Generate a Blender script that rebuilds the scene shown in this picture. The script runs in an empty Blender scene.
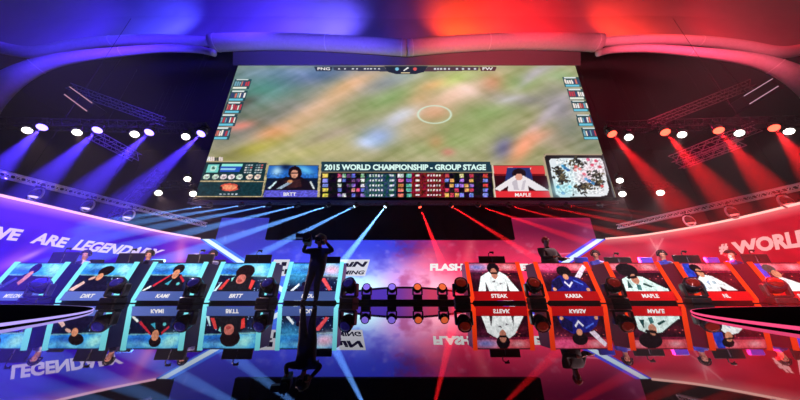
import bpy, bmesh, math, random
import numpy as np
from mathutils import Vector, Matrix
random.seed(7)
C = bpy.context.scene.collection
SC = bpy.context.scene
PI = math.pi

# ------------------------------------------------------------------ camera
FPX, PITCH, CAMZ = 243.0, math.radians(22.4), 0.08
cam_d = bpy.data.cameras.new('camera'); cam_d.sensor_width = 36; cam_d.lens = 36*FPX/800
cam_d.clip_start = 0.02; cam_d.clip_end = 200
cam = bpy.data.objects.new('camera', cam_d); C.objects.link(cam)
cam.location = (0, 0, CAMZ); cam.rotation_euler = (PI/2+PITCH, 0, 0)
SC.camera = cam
# ------------------------------------------------------------------ world, view
w = bpy.data.worlds.new('world'); SC.world = w; w.use_nodes = True
w.node_tree.nodes['Background'].inputs[0].default_value = (0.002, 0.001, 0.004, 1)
w.node_tree.nodes['Background'].inputs[1].default_value = 1.0
HAZE = 0.0028      # thin theatre haze filling the hall
hv = w.node_tree.nodes.new('ShaderNodeVolumeScatter'); hv.inputs['Density'].default_value = HAZE
w.node_tree.links.new(hv.outputs[0], w.node_tree.nodes['World Output'].inputs['Volume'])
SC.view_settings.view_transform = 'Standard'; SC.view_settings.look = 'None'
SC.view_settings.exposure = 0.0; SC.view_settings.gamma = 1.0; SC.view_settings.use_curve_mapping = False
SC.cycles.caustics_reflective = False; SC.cycles.caustics_refractive = False
SC.cycles.max_bounces = 6; SC.cycles.volume_bounces = 0
SC.cycles.sample_clamp_indirect = 6.0

# ------------------------------------------------------------------ survey helpers (sight line of a photo point -> place at a real distance)
def ray(x, y):
    v = 200-y
    return Vector((x-400, FPX*math.cos(PITCH)-v*math.sin(PITCH), FPX*math.sin(PITCH)+v*math.cos(PITCH)))
def U(x, y, d):
    a = ray(x, y); k = d/a.y
    return Vector((a.x*k, d, CAMZ+a.z*k))
def lin(c, g=1.0):
    out = []
    for v in c[:3]:
        v = v/255.0
        out.append((v/12.92 if v <= .04045 else ((v+.055)/1.055)**2.4)*g)
    return out
def linarr(a):
    a = np.clip(a, 0, 255)/255.0
    return np.where(a <= .04045, a/12.92, ((a+.055)/1.055)**2.4)

# ------------------------------------------------------------------ lights: spot helper
def spot(name, loc, target, color, power, angle, blend=.3, size=.05):
    l = bpy.data.lights.new(name, 'SPOT'); l.energy = power; l.color = color
    l.spot_size = math.radians(angle); l.spot_blend = blend; l.shadow_soft_size = size
    o = bpy.data.objects.new(name, l); C.objects.link(o); o.location = loc
    o.rotation_euler = (Vector(target)-Vector(loc)).to_track_quat('-Z', 'Y').to_euler()
    return o
BLUE = (0.06, 0.03, 1.0); RED = (1.0, 0.01, 0.035)
# wash lamps over the fabric above the arch (blue on the left, red on the right)
for (px, py, tx, ty, col, p, ang, dd) in [
        (150, -22, 150, 20, (.07,.07,1.), 1900, 120, 7.2), (325, -22, 325, 20, (.14,.10,1.), 1900, 120, 7.2),
        (30, -40, 40, 20, (.05,.015,1.), 1800, 100, 6.0), (250, -60, 250, 20, (.06,.02,1.), 4000, 110, 5.5),
        (465, -14, 470, 20, (1.,.045,.004), 3000, 120, 7.2), (640, -14, 642, 20, (1.,.03,.004), 2500, 120, 7.2),
        (540, -60, 520, 20, (1.,.002,.012), 4000, 100, 5.5), (770, -40, 770, 20, (1.,.001,.01), 1300, 100, 6.0)]:
    spot('ceiling_wash_lamp', U(px, py, dd), U(tx, ty, 9.6), col, p, ang, .8, .2)
# unseen wash spots on the arch, the rigging and the stage
for (x, y, z, tx, ty, tz, col, p, ang) in [
        (-11, 1.5, 7, -15, 9, 13, (.05,.03,1.), 7000, 60), (-4, 2.5, 7, -4.5, 9, 13.2, (.12,.08,1.), 4600, 75),
        (11, 1.5, 7, 15, 9, 13, (1.,.10,.15), 7500, 60), (4, 2.5, 7, 5.5, 9, 13.2, (1.,.10,.14), 5000, 75),
        (-6, 1.0, 8, -5, 8, 0.8, (.08,.12,1.), 900, 60), (6, 1.0, 8, 5, 8, 0.8, (1.,.05,.08), 900, 60),
        (-3, -1, 5, -8.8, 8.3, 1.5, (1.,.72,.80), 9000, 34), (3, -1, 5, 9.2, 8.3, 1.5, (1.,.72,.80), 9000, 34),  # pair of key spots added to brighten the players, no fixture there
        (-14, 4, 9, -14, 16, 9, (.12,.02,1.), 4500, 90), (14, 4, 9, 14, 16, 9, (1.,.01,.10), 4500, 90)]:
    spot('unseen_wash_spot', (x, y, z), (tx, ty, tz), col, p, ang, .8, .3)

# ------------------------------------------------------------------ materials
MATS = {}
def mat(key, col, rough=.6, metal=0., bump=0., scale=30., ior=1.5, emit=None, es=1.0):
    if key in MATS: return MATS[key]
    m = bpy.data.materials.new(key); m.use_nodes = True; n = m.node_tree; b = n.nodes['Principled BSDF']
    c = lin(col)
    ns = n.nodes.new('ShaderNodeTexNoise'); ns.inputs['Scale'].default_value = scale
    tc = n.nodes.new('ShaderNodeTexCoord'); n.links.new(tc.outputs['Object'], ns.inputs['Vector'])
    mx = n.nodes.new('ShaderNodeMix'); mx.data_type = 'RGBA'
    mx.inputs[6].default_value = (c[0]*.85, c[1]*.85, c[2]*.85, 1); mx.inputs[7].default_value = (c[0]*1.1, c[1]*1.1, c[2]*1.1, 1)
    n.links.new(ns.outputs['Fac'], mx.inputs[0]); n.links.new(mx.outputs[2], b.inputs['Base Color'])
    b.inputs['Roughness'].default_value = rough; b.inputs['Metallic'].default_value = metal; b.inputs['IOR'].default_value = ior
    if bump:
        bp = n.nodes.new('ShaderNodeBump'); bp.inputs['Strength'].default_value = bump; bp.inputs['Distance'].default_value = .02
        n.links.new(ns.outputs['Fac'], bp.inputs['Height']); n.links.new(bp.outputs[0], b.inputs['Normal'])
    if emit:
        e = lin(emit); b.inputs['Emission Color'].default_value = (*e, 1); b.inputs['Emission Strength'].default_value = es
    MATS[key] = m; return m
def glow(key, col, s=1.0, sample=True):
    if key in MATS: return MATS[key]
    m = bpy.data.materials.new(key); m.use_nodes = True; n = m.node_tree; n.nodes.clear()
    e = n.nodes.new('ShaderNodeEmission'); o = n.nodes.new('ShaderNodeOutputMaterial')
    e.inputs[0].default_value = (*lin(col), 1); e.inputs[1].default_value = s
    n.links.new(e.outputs[0], o.inputs[0])
    if not sample: m.cycles.emission_sampling = 'NONE'
    MATS[key] = m; return m
def led(key='led_picture', s=1.0):
    if key in MATS: return MATS[key]
    m = bpy.data.materials.new(key); m.use_nodes = True; n = m.node_tree; n.nodes.clear()
    e = n.nodes.new('ShaderNodeEmission'); o = n.nodes.new('ShaderNodeOutputMaterial')
    a = n.nodes.new('ShaderNodeAttribute'); a.attribute_name = 'Col'
    n.links.new(a.outputs['Color'], e.inputs[0]); e.inputs[1].default_value = s
    n.links.new(e.outputs[0], o.inputs[0]); m.cycles.emission_sampling = 'NONE'
    MATS[key] = m; return m
BLACK = mat('black_metal', (22,22,26), .45, .3)
MATTE = mat('matte_black_cloth', (10,10,12), .9)
ALU = mat('truss_aluminium', (120,120,128), .4, .5)
PLAST = mat('black_plastic', (30,30,34), .3)
FABRIC = mat('pale_stretch_fabric', (205,200,208), .55, bump=.05, scale=8)
CEILF = mat('grey_ceiling_fabric', (140,140,150), .8, bump=.9, scale=.7)

# ------------------------------------------------------------------ mesh helpers
def link(name, me, m=None, parent=None):
    o = bpy.data.objects.new(name, me); C.objects.link(o)
    if m is not None and not me.materials: me.materials.append(m)
    if parent: o.parent = parent
    return o
def obj(name, bm, m, parent=None, smooth=False):
    me = bpy.data.meshes.new(name); bm.normal_update(); bm.to_mesh(me); bm.free()
    if smooth:
        for p in me.polygons: p.use_smooth = True
    if isinstance(m, (list, tuple)):
        for q in m: me.materials.append(q)
        return link(name, me, None, parent)
    return link(name, me, m, parent)
def tag(o, label, cat, group=None, kind=None):
    o['label'] = label
    if cat: o['category'] = cat
    if group: o['group'] = group
    if kind: o['kind'] = kind
    return o
def thing(name, label, cat, loc=(0,0,0), rotz=0, group=None):
    o = bpy.data.objects.new(name, None); C.objects.link(o); o.empty_display_size = .1
    o.location = loc; o.rotation_euler = (0, 0, rotz); tag(o, label, cat, group); return o
def struct(name, bm, m):
    o = obj(name, bm, m); o['kind'] = 'structure'; return o
def dup(root, loc=None, rot=None, label=None, group=None):
    r = root.copy(); C.objects.link(r)
    if loc is not None: r.location = loc
    if rot is not None: r.rotation_euler = rot
    if label: r['label'] = label
    if group: r['group'] = group
    for ch in list(root.children):
        c = ch.copy(); C.objects.link(c); c.parent = r
        for g in list(ch.children):
            d = g.copy(); C.objects.link(d); d.parent = c
    return r
def NB(): return bmesh.new()
def box(bm, c, s, rot=None, bevel=0.):
    r = bmesh.ops.create_cube(bm, size=1); vs = r['verts']
    bmesh.ops.scale(bm, vec=s, verts=vs)
    if bevel:
        es = list({e for v in vs for e in v.link_edges})
        rr = bmesh.ops.bevel(bm, geom=es, offset=bevel, segments=2, affect='EDGES', profile=.5)
        vs = list({v for f in rr['faces'] for v in f.verts} | {v for v in vs if v.is_valid})
    if rot is not None: bmesh.ops.rotate(bm, verts=vs, cent=(0,0,0), matrix=rot)
    bmesh.ops.translate(bm, verts=vs, vec=c); return vs
def tube(bm, pts, r, seg=8, cap=True, closed=False):
    pts = [Vector(p) for p in pts]; n = len(pts)
    rs = r if isinstance(r, (list, tuple)) else [r]*n
    rings = []; prev = None
    for i, p in enumerate(pts):
        if closed: t = pts[(i+1) % n]-pts[i-1]
        else: t = pts[min(i+1, n-1)]-pts[max(i-1, 0)]
        t.normalize()
        if prev is None:
            a = Vector((0,0,1)) if abs(t.z) < .9 else Vector((1,0,0))
            u = t.cross(a).normalized()
        else: u = (prev-t*prev.dot(t)).normalized()
        prev = u; v = t.cross(u)
        rings.append([bm.verts.new(p+(u*math.cos(2*PI*k/seg)+v*math.sin(2*PI*k/seg))*rs[i]) for k in range(seg)])
    for i in range(n if closed else n-1):
        A, B = rings[i], rings[(i+1) % n]
        for k in range(seg): bm.faces.new((A[k], A[(k+1) % seg], B[(k+1) % seg], B[k]))
    if cap and not closed:
        bm.faces.new(rings[0][::-1]); bm.faces.new(rings[-1])
def bar(bm, a, b, wx, wy):   # rectangular bar from a to b, wx across, wy deep
    a, b = Vector(a), Vector(b); t = (b-a); L = t.length; q = t.to_track_quat('Z', 'Y').to_matrix()
    box(bm, (a+b)/2, (wx, wy, L), q)
def lathe(bm, prof, seg=20, mtx=None):
    rings = []
    for r, z in prof:
        rings.append([bm.verts.new((r*math.cos(2*PI*k/seg), r*math.sin(2*PI*k/seg), z)) for k in range(seg)])
    for A, B in zip(rings, rings[1:]):
        for k in range(seg): bm.faces.new((A[k], A[(k+1) % seg], B[(k+1) % seg], B[k]))
    bm.faces.new(rings[0][::-1]); bm.faces.new(rings[-1])
    if mtx is not None: bmesh.ops.transform(bm, matrix=mtx, verts=[v for R in rings for v in R])
def painted(name, fpos, nu, nv, fcol, parent=None, s=1.0, key='led_picture'):
    """grid mesh; fpos(u,v)->xyz arrays, fcol(u,v,pos)->sRGB 0..255 array"""
    u, v = np.meshgrid(np.linspace(0,1,nu), np.linspace(0,1,nv)); u = u.ravel(); v = v.ravel()
    P = fpos(u, v)
    me = bpy.data.meshes.new(name)
    i = np.arange((nu-1)*(nv-1)); r = i//(nu-1); c = i % (nu-1); a = r*nu+c
    faces = np.stack([a, a+1, a+nu+1, a+nu], 1)
    me.vertices.add(len(P)); me.vertices.foreach_set('co', P.astype(np.float32).ravel())
    me.loops.add(faces.size); me.loops.foreach_set('vertex_index', faces.ravel().astype(np.int32))
    me.polygons.add(len(faces)); me.polygons.foreach_set('loop_start', np.arange(0, faces.size, 4, dtype=np.int32))
    me.update(calc_edges=True)
    col = fcol(u, v, P); ca = me.color_attributes.new('Col', 'FLOAT_COLOR', 'POINT')
    rgba = np.ones((len(P), 4), np.float32); rgba[:, :3] = linarr(col)
    ca.data.foreach_set('color', rgba.ravel())
    return link(name, me, led(key, s), parent)
def project(P):
    x = P[:,0]; y = P[:,1]; z = P[:,2]-CAMZ; c, s = math.cos(PITCH), math.sin(PITCH)
    dep = y*c+z*s; return 400+FPX*x/dep, 200-FPX*(z*c-y*s)/dep
def smooth_noise(x, y, seed=0):
    """value noise in numpy"""
    def h(i, j):
        t = np.sin(i*127.1+j*311.7+seed*74.7)*43758.5453
        return t-np.floor(t)
    i = np.floor(x); j = np.floor(y); fx = x-i; fy = y-j
    fx = fx*fx*(3-2*fx); fy = fy*fy*(3-2*fy)
    return (h(i,j)*(1-fx)+h(i+1,j)*fx)*(1-fy)+(h(i,j+1)*(1-fx)+h(i+1,j+1)*fx)*fy
def fbm(x, y, seed=0, o=4):
    r = 0; a = .5
    for k in range(o): r = r+a*smooth_noise(x*2**k, y*2**k, seed+k); a *= .5
    return r
class Paint:
    """paints flat screen pictures: x,y coordinates per vertex, colour per vertex"""
    def __init__(s, x, y, base): s.x, s.y = x, y; s.c = np.tile(np.array(base, float), (len(x), 1))
    def put(s, m, col, a=1.0):
        m = np.clip(m, 0, 1)[:, None]*a; s.c = s.c*(1-m)+np.array(col, float)*m
    def blob(s, x, y, sx, sy, ang, col, a=1.0):
        t = math.radians(ang); dx = s.x-x; dy = s.y-y
        p = dx*math.cos(t)+dy*math.sin(t); q = -dx*math.sin(t)+dy*math.cos(t)
        s.put(np.exp(-.5*((p/sx)**2+(q/sy)**2)), col, a)
    def ell(s, x, y, rx, ry, ang, col, a=1.0):
        t = math.radians(ang); dx = s.x-x; dy = s.y-y
        p = dx*math.cos(t)+dy*math.sin(t); q = -dx*math.sin(t)+dy*math.cos(t)
        s.put(((p/rx)**2+(q/ry)**2 < 1)*1.0, col, a)
    def poly(s, pts, col, a=1.0):
        ins = np.zeros(len(s.x), bool); n = len(pts)
        for i in range(n):
            (x0, y0), (x1, y1) = pts[i], pts[(i+1) % n]
            if y0 == y1: continue
            k = ((y0 > s.y) != (y1 > s.y)) & (s.x < (x1-x0)*(s.y-y0)/(y1-y0)+x0)
            ins ^= k
        s.put(ins*1.0, col, a)
    def rect(s, x0, y0, x1, y1, col, a=1.0): s.poly([(x0,y0),(x1,y0),(x1,y1),(x0,y1)], col, a)
def text(name, s, fmap, m, parent=None, italic=0., bold=0., spacing=1.0):
    """lettering: filled glyph shapes mapped by fmap(u,v) (0..1 over the word's box)"""
    cu = bpy.data.curves.new(name, 'FONT'); cu.body = s; cu.size = 1; cu.shear = italic; cu.offset = bold; cu.space_character = spacing
    cu.resolution_u = 3
    t = bpy.data.objects.new(name, cu); C.objects.link(t)
    dg = bpy.context.evaluated_depsgraph_get()
    me = bpy.data.meshes.new_from_object(t.evaluated_get(dg)); C.objects.unlink(t); bpy.data.objects.remove(t)
    xs = [v.co.x for v in me.vertices]; ys = [v.co.y for v in me.vertices]
    x0, x1, y0, y1 = min(xs), max(xs), min(ys), max(ys)
    for v in me.vertices: v.co = fmap((v.co.x-x0)/(x1-x0), (v.co.y-y0)/(y1-y0))
    me.name = name
    return link(name, me, m, parent)
WHITE = glow('white_lettering', (255,250,250), .95, False)

#@@STRUCTURE
# ------------------------------------------------------------------ setting
def floor_mat(key, rough, ior, tint, spec=1.0):
    m = mat(key, tint, rough, ior=ior, bump=.0)
    n = m.node_tree; b = n.nodes['Principled BSDF']
    ns = n.nodes.new('ShaderNodeTexNoise'); ns.inputs['Scale'].default_value = 2.2; ns.inputs['Detail'].default_value = 3
    bp = n.nodes.new('ShaderNodeBump'); bp.inputs['Strength'].default_value = .02; bp.inputs['Distance'].default_value = .02
    n.links.new(ns.outputs['Fac'], bp.inputs['Height']); n.links.new(bp.outputs[0], b.inputs['Normal'])
    return m
b = NB(); box(b, (0, 11.51, -.1), (60, 22, .2)); struct('floor', b, floor_mat('black_mirror_floor', .012, 2.3, (4,4,8)))
b = NB(); box(b, (0, -1.37, -.099), (60, 3.76, .2), bevel=.002); struct('floor', b, floor_mat('black_glass_apron', .015, 1.75, (4,4,8)))
def wallbox(name, c, s, m=MATTE): b = NB(); box(b, c, s); return struct(name, b, m)
DARK = mat('dark_hall_paint', (28,26,34), .9, bump=.05, scale=2)
wallbox('wall_back', (0, 22.5, 9.6), (60, .4, 19.6), DARK)
wallbox('wall_left', (-29.8, 9.8, 9.6), (.4, 25.6, 19.6), DARK)
wallbox('wall_right', (29.8, 9.8, 9.6), (.4, 25.6, 19.6), DARK)
wallbox('wall_front', (0, -3.2, 9.6), (60, .4, 19.6), DARK)
wallbox('ceiling', (0, 9.8, 19.6), (60, 26, .4), DARK)
wallbox('ceiling', (0, 16.4, 15.2), (59, 11.8, .15), DARK)
# fabric wall above the arch, lower edge follows the arch
ARCH_L = [(407,48),(360,45),(310,42.5),(260,41.5),(212,43)]
ARCH_R = [(407,48),(455,44),(505,41.5),(555,41.5),(600,43)]
UPR = [(600,42),(650,39.5),(700,41),(740,45.5),(775,52),(800,50),(840,40),(900,25)]
LOR = [(598,53),(615,49.5),(650,48.5),(690,51.5),(730,56),(762,62),(788,72),(812,87),(834,108),(854,140),(868,180)]
mir = lambda L: [(812-x, y) for x, y in L]
edge = sorted(mir(UPR)+ARCH_L[1:]+ARCH_R+UPR[1:])
b = NB(); prev = None
for (x, y) in edge:
    p = U(x, y, 9.6); q = Vector((p.x, 9.6, 19.35)); m_ = p.lerp(q, .5)+Vector((0,.2,0))
    vs = [b.verts.new(t) for t in (p, m_, q)]
    if prev: b.faces.new((prev[0], vs[0], vs[1], prev[1])); b.faces.new((prev[1], vs[1], vs[2], prev[2]))
    prev = vs
r = bmesh.ops.extrude_face_region(b, geom=list(b.faces))
bmesh.ops.translate(b, vec=(0,.06,0), verts=[v for v in r['geom'] if isinstance(v, bmesh.types.BMVert)])
o = struct('wall_upper', b, CEILF)

def spline(pts, n=8):
    out = []
    for i in range(len(pts)-1):
        p0 = pts[max(i-1,0)]; p1 = pts[i]; p2 = pts[i+1]; p3 = pts[min(i+2,len(pts)-1)]
        for k in range(n):
            t = k/n
            out.append(tuple(.5*((2*b_)+(-a+c)*t+(2*a-5*b_+4*c-d)*t*t+(-a+3*b_-3*c+d)*t**3) for a,b_,c,d in zip(p0,p1,p2,p3)))
    out.append(tuple(pts[-1])); return out
def arch_tube(name, path, d0, d1, r0, r1, parent, seams):
    pts = spline(path, 6); n = len(pts); P3 = []; rs = []
    for i, (x, y) in enumerate(pts):
        t = i/(n-1); d = d0+(d1-d0)*t*t; P3.append(U(x, y, d)); rs.append(r0+(r1-r0)*t*t)
    b = NB(); tube(b, P3, rs, 20); o = obj(name, b, FABRIC, parent, True)
    for s in seams:
        i = min(max(int(s*(n-1)), 1), n-2); b = NB(); a = P3[i]; t = (P3[i+1]-P3[i-1]).normalized()
        tube(b, [a-t*.02, a+t*.02], rs[i]*1.03, 20); obj('seam_ring', b, mat('seam_strip', (235,235,240), .4), o)
    return o
for side, AR, lab in ((0, ARCH_L, 'left half of the padded fabric arch above the video screen, lit blue'),
                      (1, ARCH_R, 'right half of the padded fabric arch above the video screen, lit pinkish red')):
    f = (lambda L: L) if side else mir
    t = thing('fabric_arch', lab, 'stage arch', (0, 9, 0))
    t.location = (0,0,0)
    arch_tube('main_tube', AR, 9.0, 9.0, .40, .44, t, (.02, .45, .98))
    arch_tube('upper_tube', f(UPR), 9.0, 8.6, .24, .34, t, (.3,))
    arch_tube('side_tube', f(LOR), 8.8, 7.8, .17, .70, t, (.3, .55))
    # fascia panel hanging under the tube
    pts = [q_ for q_ in spline(AR, 8) if 230 < q_[0] < 583]; b = NB(); prev = None
    for x, y in pts:
        p = U(x, y+3, 9.2); q = U(x, 65, 9.75); m_ = p.lerp(q, .5)
        vs = [b.verts.new(k) for k in (p, m_, q)]
        if prev: b.faces.new((prev[0], prev[1], vs[1], vs[0])); b.faces.new((prev[1], prev[2], vs[2], vs[1]))
        prev = vs
    r = bmesh.ops.extrude_face_region(b, geom=list(b.faces))
    bmesh.ops.translate(b, vec=(0,.04,0), verts=[v for v in r['geom'] if isinstance(v, bmesh.types.BMVert)])
    obj('fascia_panel', b, mat('dark_fascia_fabric', (105,100,110), .7), t)

# ------------------------------------------------------------------ big video screen
BL, BR_, TL, TR = U(195,198,10.5), U(616,198.5,10.5), U(238.5,66,10.23), U(574.5,65.5,10.23)
def scr(u, v, off=0.):
    n = (BR_-BL).cross(TL-BL).normalized()
    return (BL*(1-u)*(1-v)+BR_*u*(1-v)+TL*(1-u)*v+TR*u*v)+n*(off)
SN = (BR_-BL).cross(TL-BL).normalized()      # faces the camera when negative y
if SN.y > 0: SN = -SN
def scr_arr(u, v):
    a, b_, c, d = [np.array(p)[None] for p in (BL, BR_, TL, TR)]; u = u[:,None]; v = v[:,None]
    return a*(1-u)*(1-v)+b_*u*(1-v)+c*(1-u)*v+d*u*v+np.array(SN)[None]*.03
def scr_hit(x, y, off=.045):
    a = ray(x, y); o = Vector((0,0,CAMZ)); p0 = BL+SN*off
    return o+a*((p0-o).dot(SN)/a.dot(SN))
def game_picture(u, v, P):
    x, y = project(P)
    t = math.radians(-24); s = (x*math.cos(t)+y*math.sin(t))/38; q = (-x*math.sin(t)+y*math.cos(t))/4.5
    p = Paint(x, y, (160,156,118)); p.c = p.c+(fbm(s*.8, q*.45, 3)[:,None]-.47)*np.array([48,38,46])
    for a in [(255,85,45,22,0,(92,128,138),.85),(262,90,20,8,-10,(78,146,122),.7),(320,74,30,8,-8,(82,104,158),.75),(290,72,30,4,0,(120,145,185),.6),
              (225,115,20,20,-60,(100,104,105),.8),(275,118,45,9,-24,(120,120,116),.8),(240,104,14,3,-20,(90,70,70),.6),
              (318,108,42,6,-27,(216,178,150),.85),(352,84,22,6,-27,(228,180,140),.9),(372,70,18,4,-10,(170,160,160),.5),
              (275,133,13,5,-12,(240,160,120),.85),(241,126,10,3,-12,(222,130,112),.8),(300,124,25,6,-24,(205,170,130),.6),
              (252,150,22,5,-18,(176,168,72),.85),(230,155,15,5,0,(128,122,90),.6),(300,152,30,7,-15,(182,176,112),.8),(350,150,30,6,0,(178,168,122),.7),
              (330,135,25,4,-20,(160,140,135),.5),(388,98,22,8,-20,(124,156,96),.75),(388,82,20,6,-20,(138,140,160),.7),(405,74,14,5,-15,(150,175,175),.5),
              (378,137,13,8,-12,(160,178,228),.9),(368,142,8,4,0,(188,208,245),.7),(398,118,14,5,-30,(178,182,205),.7),(412,112,12,3.5,-15,(205,220,232),.6),
              (437,84,13,4,-15,(232,170,115),.75),(456,80,12,5,-20,(182,204,105),.8),(452,96,20,7,-20,(240,195,175),.8),(470,90,10,6,0,(250,215,205),.7),
              (434,113,13,6,0,(226,168,140),.8),(420,98,10,5,-20,(220,175,135),.6),(470,66+10,30,4,0,(165,178,120),.5),
              (494,84,9,7,0,(226,142,122),.8),(505,99,14,6,10,(165,152,156),.8),(511,99,10,2,-15,(215,205,225),.6),(489,113,22,7,-10,(132,160,98),.7),
              (450,143,30,7,-10,(148,164,108),.8),(470,128,25,7,0,(152,166,112),.6),(436,142,6,5,0,(205,150,112),.6),(448,152,5,3,0,(215,120,120),.6),(420,130,12,8,0,(190,160,130),.5),
              (522,82,18,7,-10,(135,165,96),.75),(540,71,16,4,-20,(182,172,184),.7),(530,78,12,3,-40,(190,180,195),.6),(562,76,12,5,0,(140,168,118),.8),(556,92,18,8,0,(150,152,128),.6),
              (560,108,14,12,40,(146,136,152),.85),(545,118,26,4,-45,(186,176,188),.8),(530,100,10,4,0,(150,140,160),.5),(504,148,9,7,-50,(108,106,150),.85),(524,146,15,6,-50,(240,158,122),.95),(536,138,14,4,-20,(232,160,130),.8),
              (560,140,14,8,0,(168,148,136),.6),(592,145,16,12,0,(126,132,112),.8),(570,128,12,8,0,(110,120,110),.6)]:
        p.blob(*a[:7]) if len(a) == 7 else None
    t2 = (x*math.cos(.5)+y*math.sin(.5))/26; q2 = (-x*math.sin(.5)+y*math.cos(.5))/8
    p.c = p.c+(fbm(s*1.2, q*.9, 9)[:,None]-.47)*np.array([34,30,36])+(fbm(t2, q2, 19)[:,None]-.47)*np.array([36,26,38])
    p.c = (p.c-128)*1.12+134
    rr = ((x-434.5)/16.5)**2+((y-114.5)/8.8)**2
    p.put(np.exp(-((np.sqrt(rr)-1)/.07)**2), (215,238,215), .9)
    # champion strips at the two edges
    rng = random.Random(5)
    for rows, left in (([(235,79),(231,90.5),(227,102),(221,114.5),(215,127.5)], 1), ([(562,77),(566.5,89),(570.5,100.5),(575.5,114.5),(581,127.5)], 0)):
        for k, (x0, y0) in enumerate(rows):
            h = 10+.6*k; sl = -3.2 if left else 3.2; W_ = 17
            def Q(a, b_, c, d, col, al=1.): p.poly([(x0+a*W_+sl*b_, y0+b_*h), (x0+c*W_+sl*b_, y0+b_*h), (x0+c*W_+sl*d, y0+d*h), (x0+a*W_+sl*d, y0+d*h)], col, al)
            Q(0,0,1,1,(22,62,74),.8); Q(.1,.0,.8,.12,(225,235,235))
            for j in range(7):
                Q(.08+j*.125, .2+rng.random()*.1, .17+j*.125, .68, rng.choice([(245,240,240),(200,60,80),(250,235,225),(60,70,120),(220,120,110),(120,170,190)]))
            Q(.05,.78,.85,.95,[(235,240,225),(110,200,225)][k != (0 if left else 1)])
    for x0, x1 in ((213,236),):
        for j in range(12): p.rect(x0-15+j*2.1, 156.5+rng.random(), x0-13.4+j*2.1, 161, (240,240,245) if j < 6 else rng.choice([(230,90,70),(240,220,220),(60,60,70)]))
    # lower panels
    TEAL = (18,52,60); GOLD = (190,170,130)
    p.poly([(205,162),(268,162.5),(262,199),(190,199)], TEAL)
    p.poly([(205,161),(268,161.5),(268,162.5),(205,162.2)], GOLD); p.poly([(199,180.5),(265,181),(265,182),(198,181.8)], GOLD)
    p.rect(194,196.3,262,197.4,GOLD); p.poly([(268,162),(262,198),(261,198),(267,162)], GOLD)
    p.poly([(208.5,164.5),(219.5,164.5),(217.5,172.5),(206,172.5)], (120,215,205)); p.poly([(211,166),(217,166),(215,171),(210,171)], (190,235,220)); p.ell(213.5,168,1.6,1.5,0,(60,110,100))
    p.poly([(222,164),(243,164),(242.5,166.3),(221.3,166.3)], (150,240,220)); p.poly([(221,166.5),(242,166.5),(239,172),(219.5,172)], (40,80,190)); p.poly([(221,168.3),(236,168.3),(235,169.8),(220.5,169.8)], (150,210,240))
    for j in range(4):
        for i in range(7):
            if i == 3: continue
            yy = 164.8+j*2.3; p.rect(246+i*2.6-.25*(yy-164), yy, 247.7+i*2.6-.25*(yy-164), yy+1.1, rng.choice([(230,225,225),(210,110,110),(180,200,200),(120,140,150)]))
    for j, cx in enumerate((206.5,215.5,223.5,231.5,239.5,249.5,257.5)):
        p.ell(cx, 176.8, 3.5, 2.4, -20, rng.choice([(225,235,225),(235,220,225),(210,235,215)])if j < 5 else (240,215,195)); p.ell(cx+.6, 177, 1.4, 1, 0, (130,110,130), .7)
    p.ell(229.5,187.3,9.5,3.9,0,(225,90,70)); p.ell(229.5,187.3,7,2.5,0,(245,150,110)); p.ell(221,188,1.4,1.8,0,(40,20,30)); p.ell(238.5,187.5,1.4,1.8,0,(40,20,30))
    for i in range(5): p.rect(225.5+i*.0,0,0,0,TEAL); p.rect(219.5+i*4, 193.6, 221.5+i*4, 195, (190,200,210))
    # left player camera
    p.poly([(269,165),(319,165),(317,199),(262.5,199)], (12,24,52)); 
    p.poly([(269,166),(318,166),(317.6,178),(266.5,178)], (35,100,190)); p.blob(277,171,4,3,-30,(190,235,255),.9); p.blob(305,170,6,2.5,20,(110,205,250),.9); p.blob(286,167,4,2,0,(15,25,60),.9)
    p.poly([(268,190),(276,181),(286,176.5),(302,177),(309,182),(315,190)], (22,14,26)); p.ell(295,172.8,6.8,6.8,0,(30,12,20)); p.ell(294.5,174,3.6,4.2,0,(215,150,125)); p.rect(290,172.5,299,173.8,(30,20,30)); p.poly([(284,181),(300,179),(302,187),(288,188)], (60,30,36))
    p.poly([(276,189),(290,181),(292,183),(281,189)], (150,170,190)); p.poly([(311,181),(315,189),(313.5,189),(309.5,182)], (225,235,240)); p.poly([(268,188),(276,181),(277,182),(270,189)], (200,225,235)); p.ell(290,181.5,3,1.5,0,(190,130,90))
    p.poly([(264.5,190.3),(317.5,190.3),(317,197.7),(263,197.7)], (92,88,205)); p.poly([(319.5,164),(321,164),(319.5,198),(317.8,198)], GOLD)
    # score table
    p.poly([(321.5,161.5),(490.3,161.5),(492,172),(321,172)], (28,58,74)); p.poly([(321,172.2),(492,172.2),(494,198.6),(319.5,198.6)], (16,12,24))
    p.poly([(366,173.5),(396,173.5),(396,197.5),(364,197.5)], (34,72,84)); p.poly([(411,173.5),(444,173.5),(446,197.5),(411,197.5)], (112,22,30))
    p.rect(321,172,492,172.8,GOLD,.8); p.rect(319,197.8,494,198.4,GOLD,.7)
    for j in range(5):
        yy = 175.7+j*4.85
        W = lambda x0, x1, c, h=1.7: p.rect(x0, yy-h, x1, yy+h, c)
        W(322.5,328,rng.choice([(225,200,90),(210,70,70),(120,140,220)]))
        for i in range(3, 9):
            if rng.random() < .75: W(324+i*4.6, 327.6+i*4.6, rng.choice([(200,80,110),(220,220,225),(90,110,200),(140,110,200),(230,150,140),(90,60,110),(150,190,160)]))
        for xx in range(5): p.rect(369.5+xx*2.9, yy-1, 371+xx*2.9, yy+.9, (225,230,235)); p.rect(427.5+xx*2.9, yy-1, 429+xx*2.9, yy+.9, (240,225,225))
        p.rect(389.5,yy-1,394,yy+.9,(215,225,230)); p.rect(415.5,yy-1,419.5,yy+.9,(235,220,220))
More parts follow.
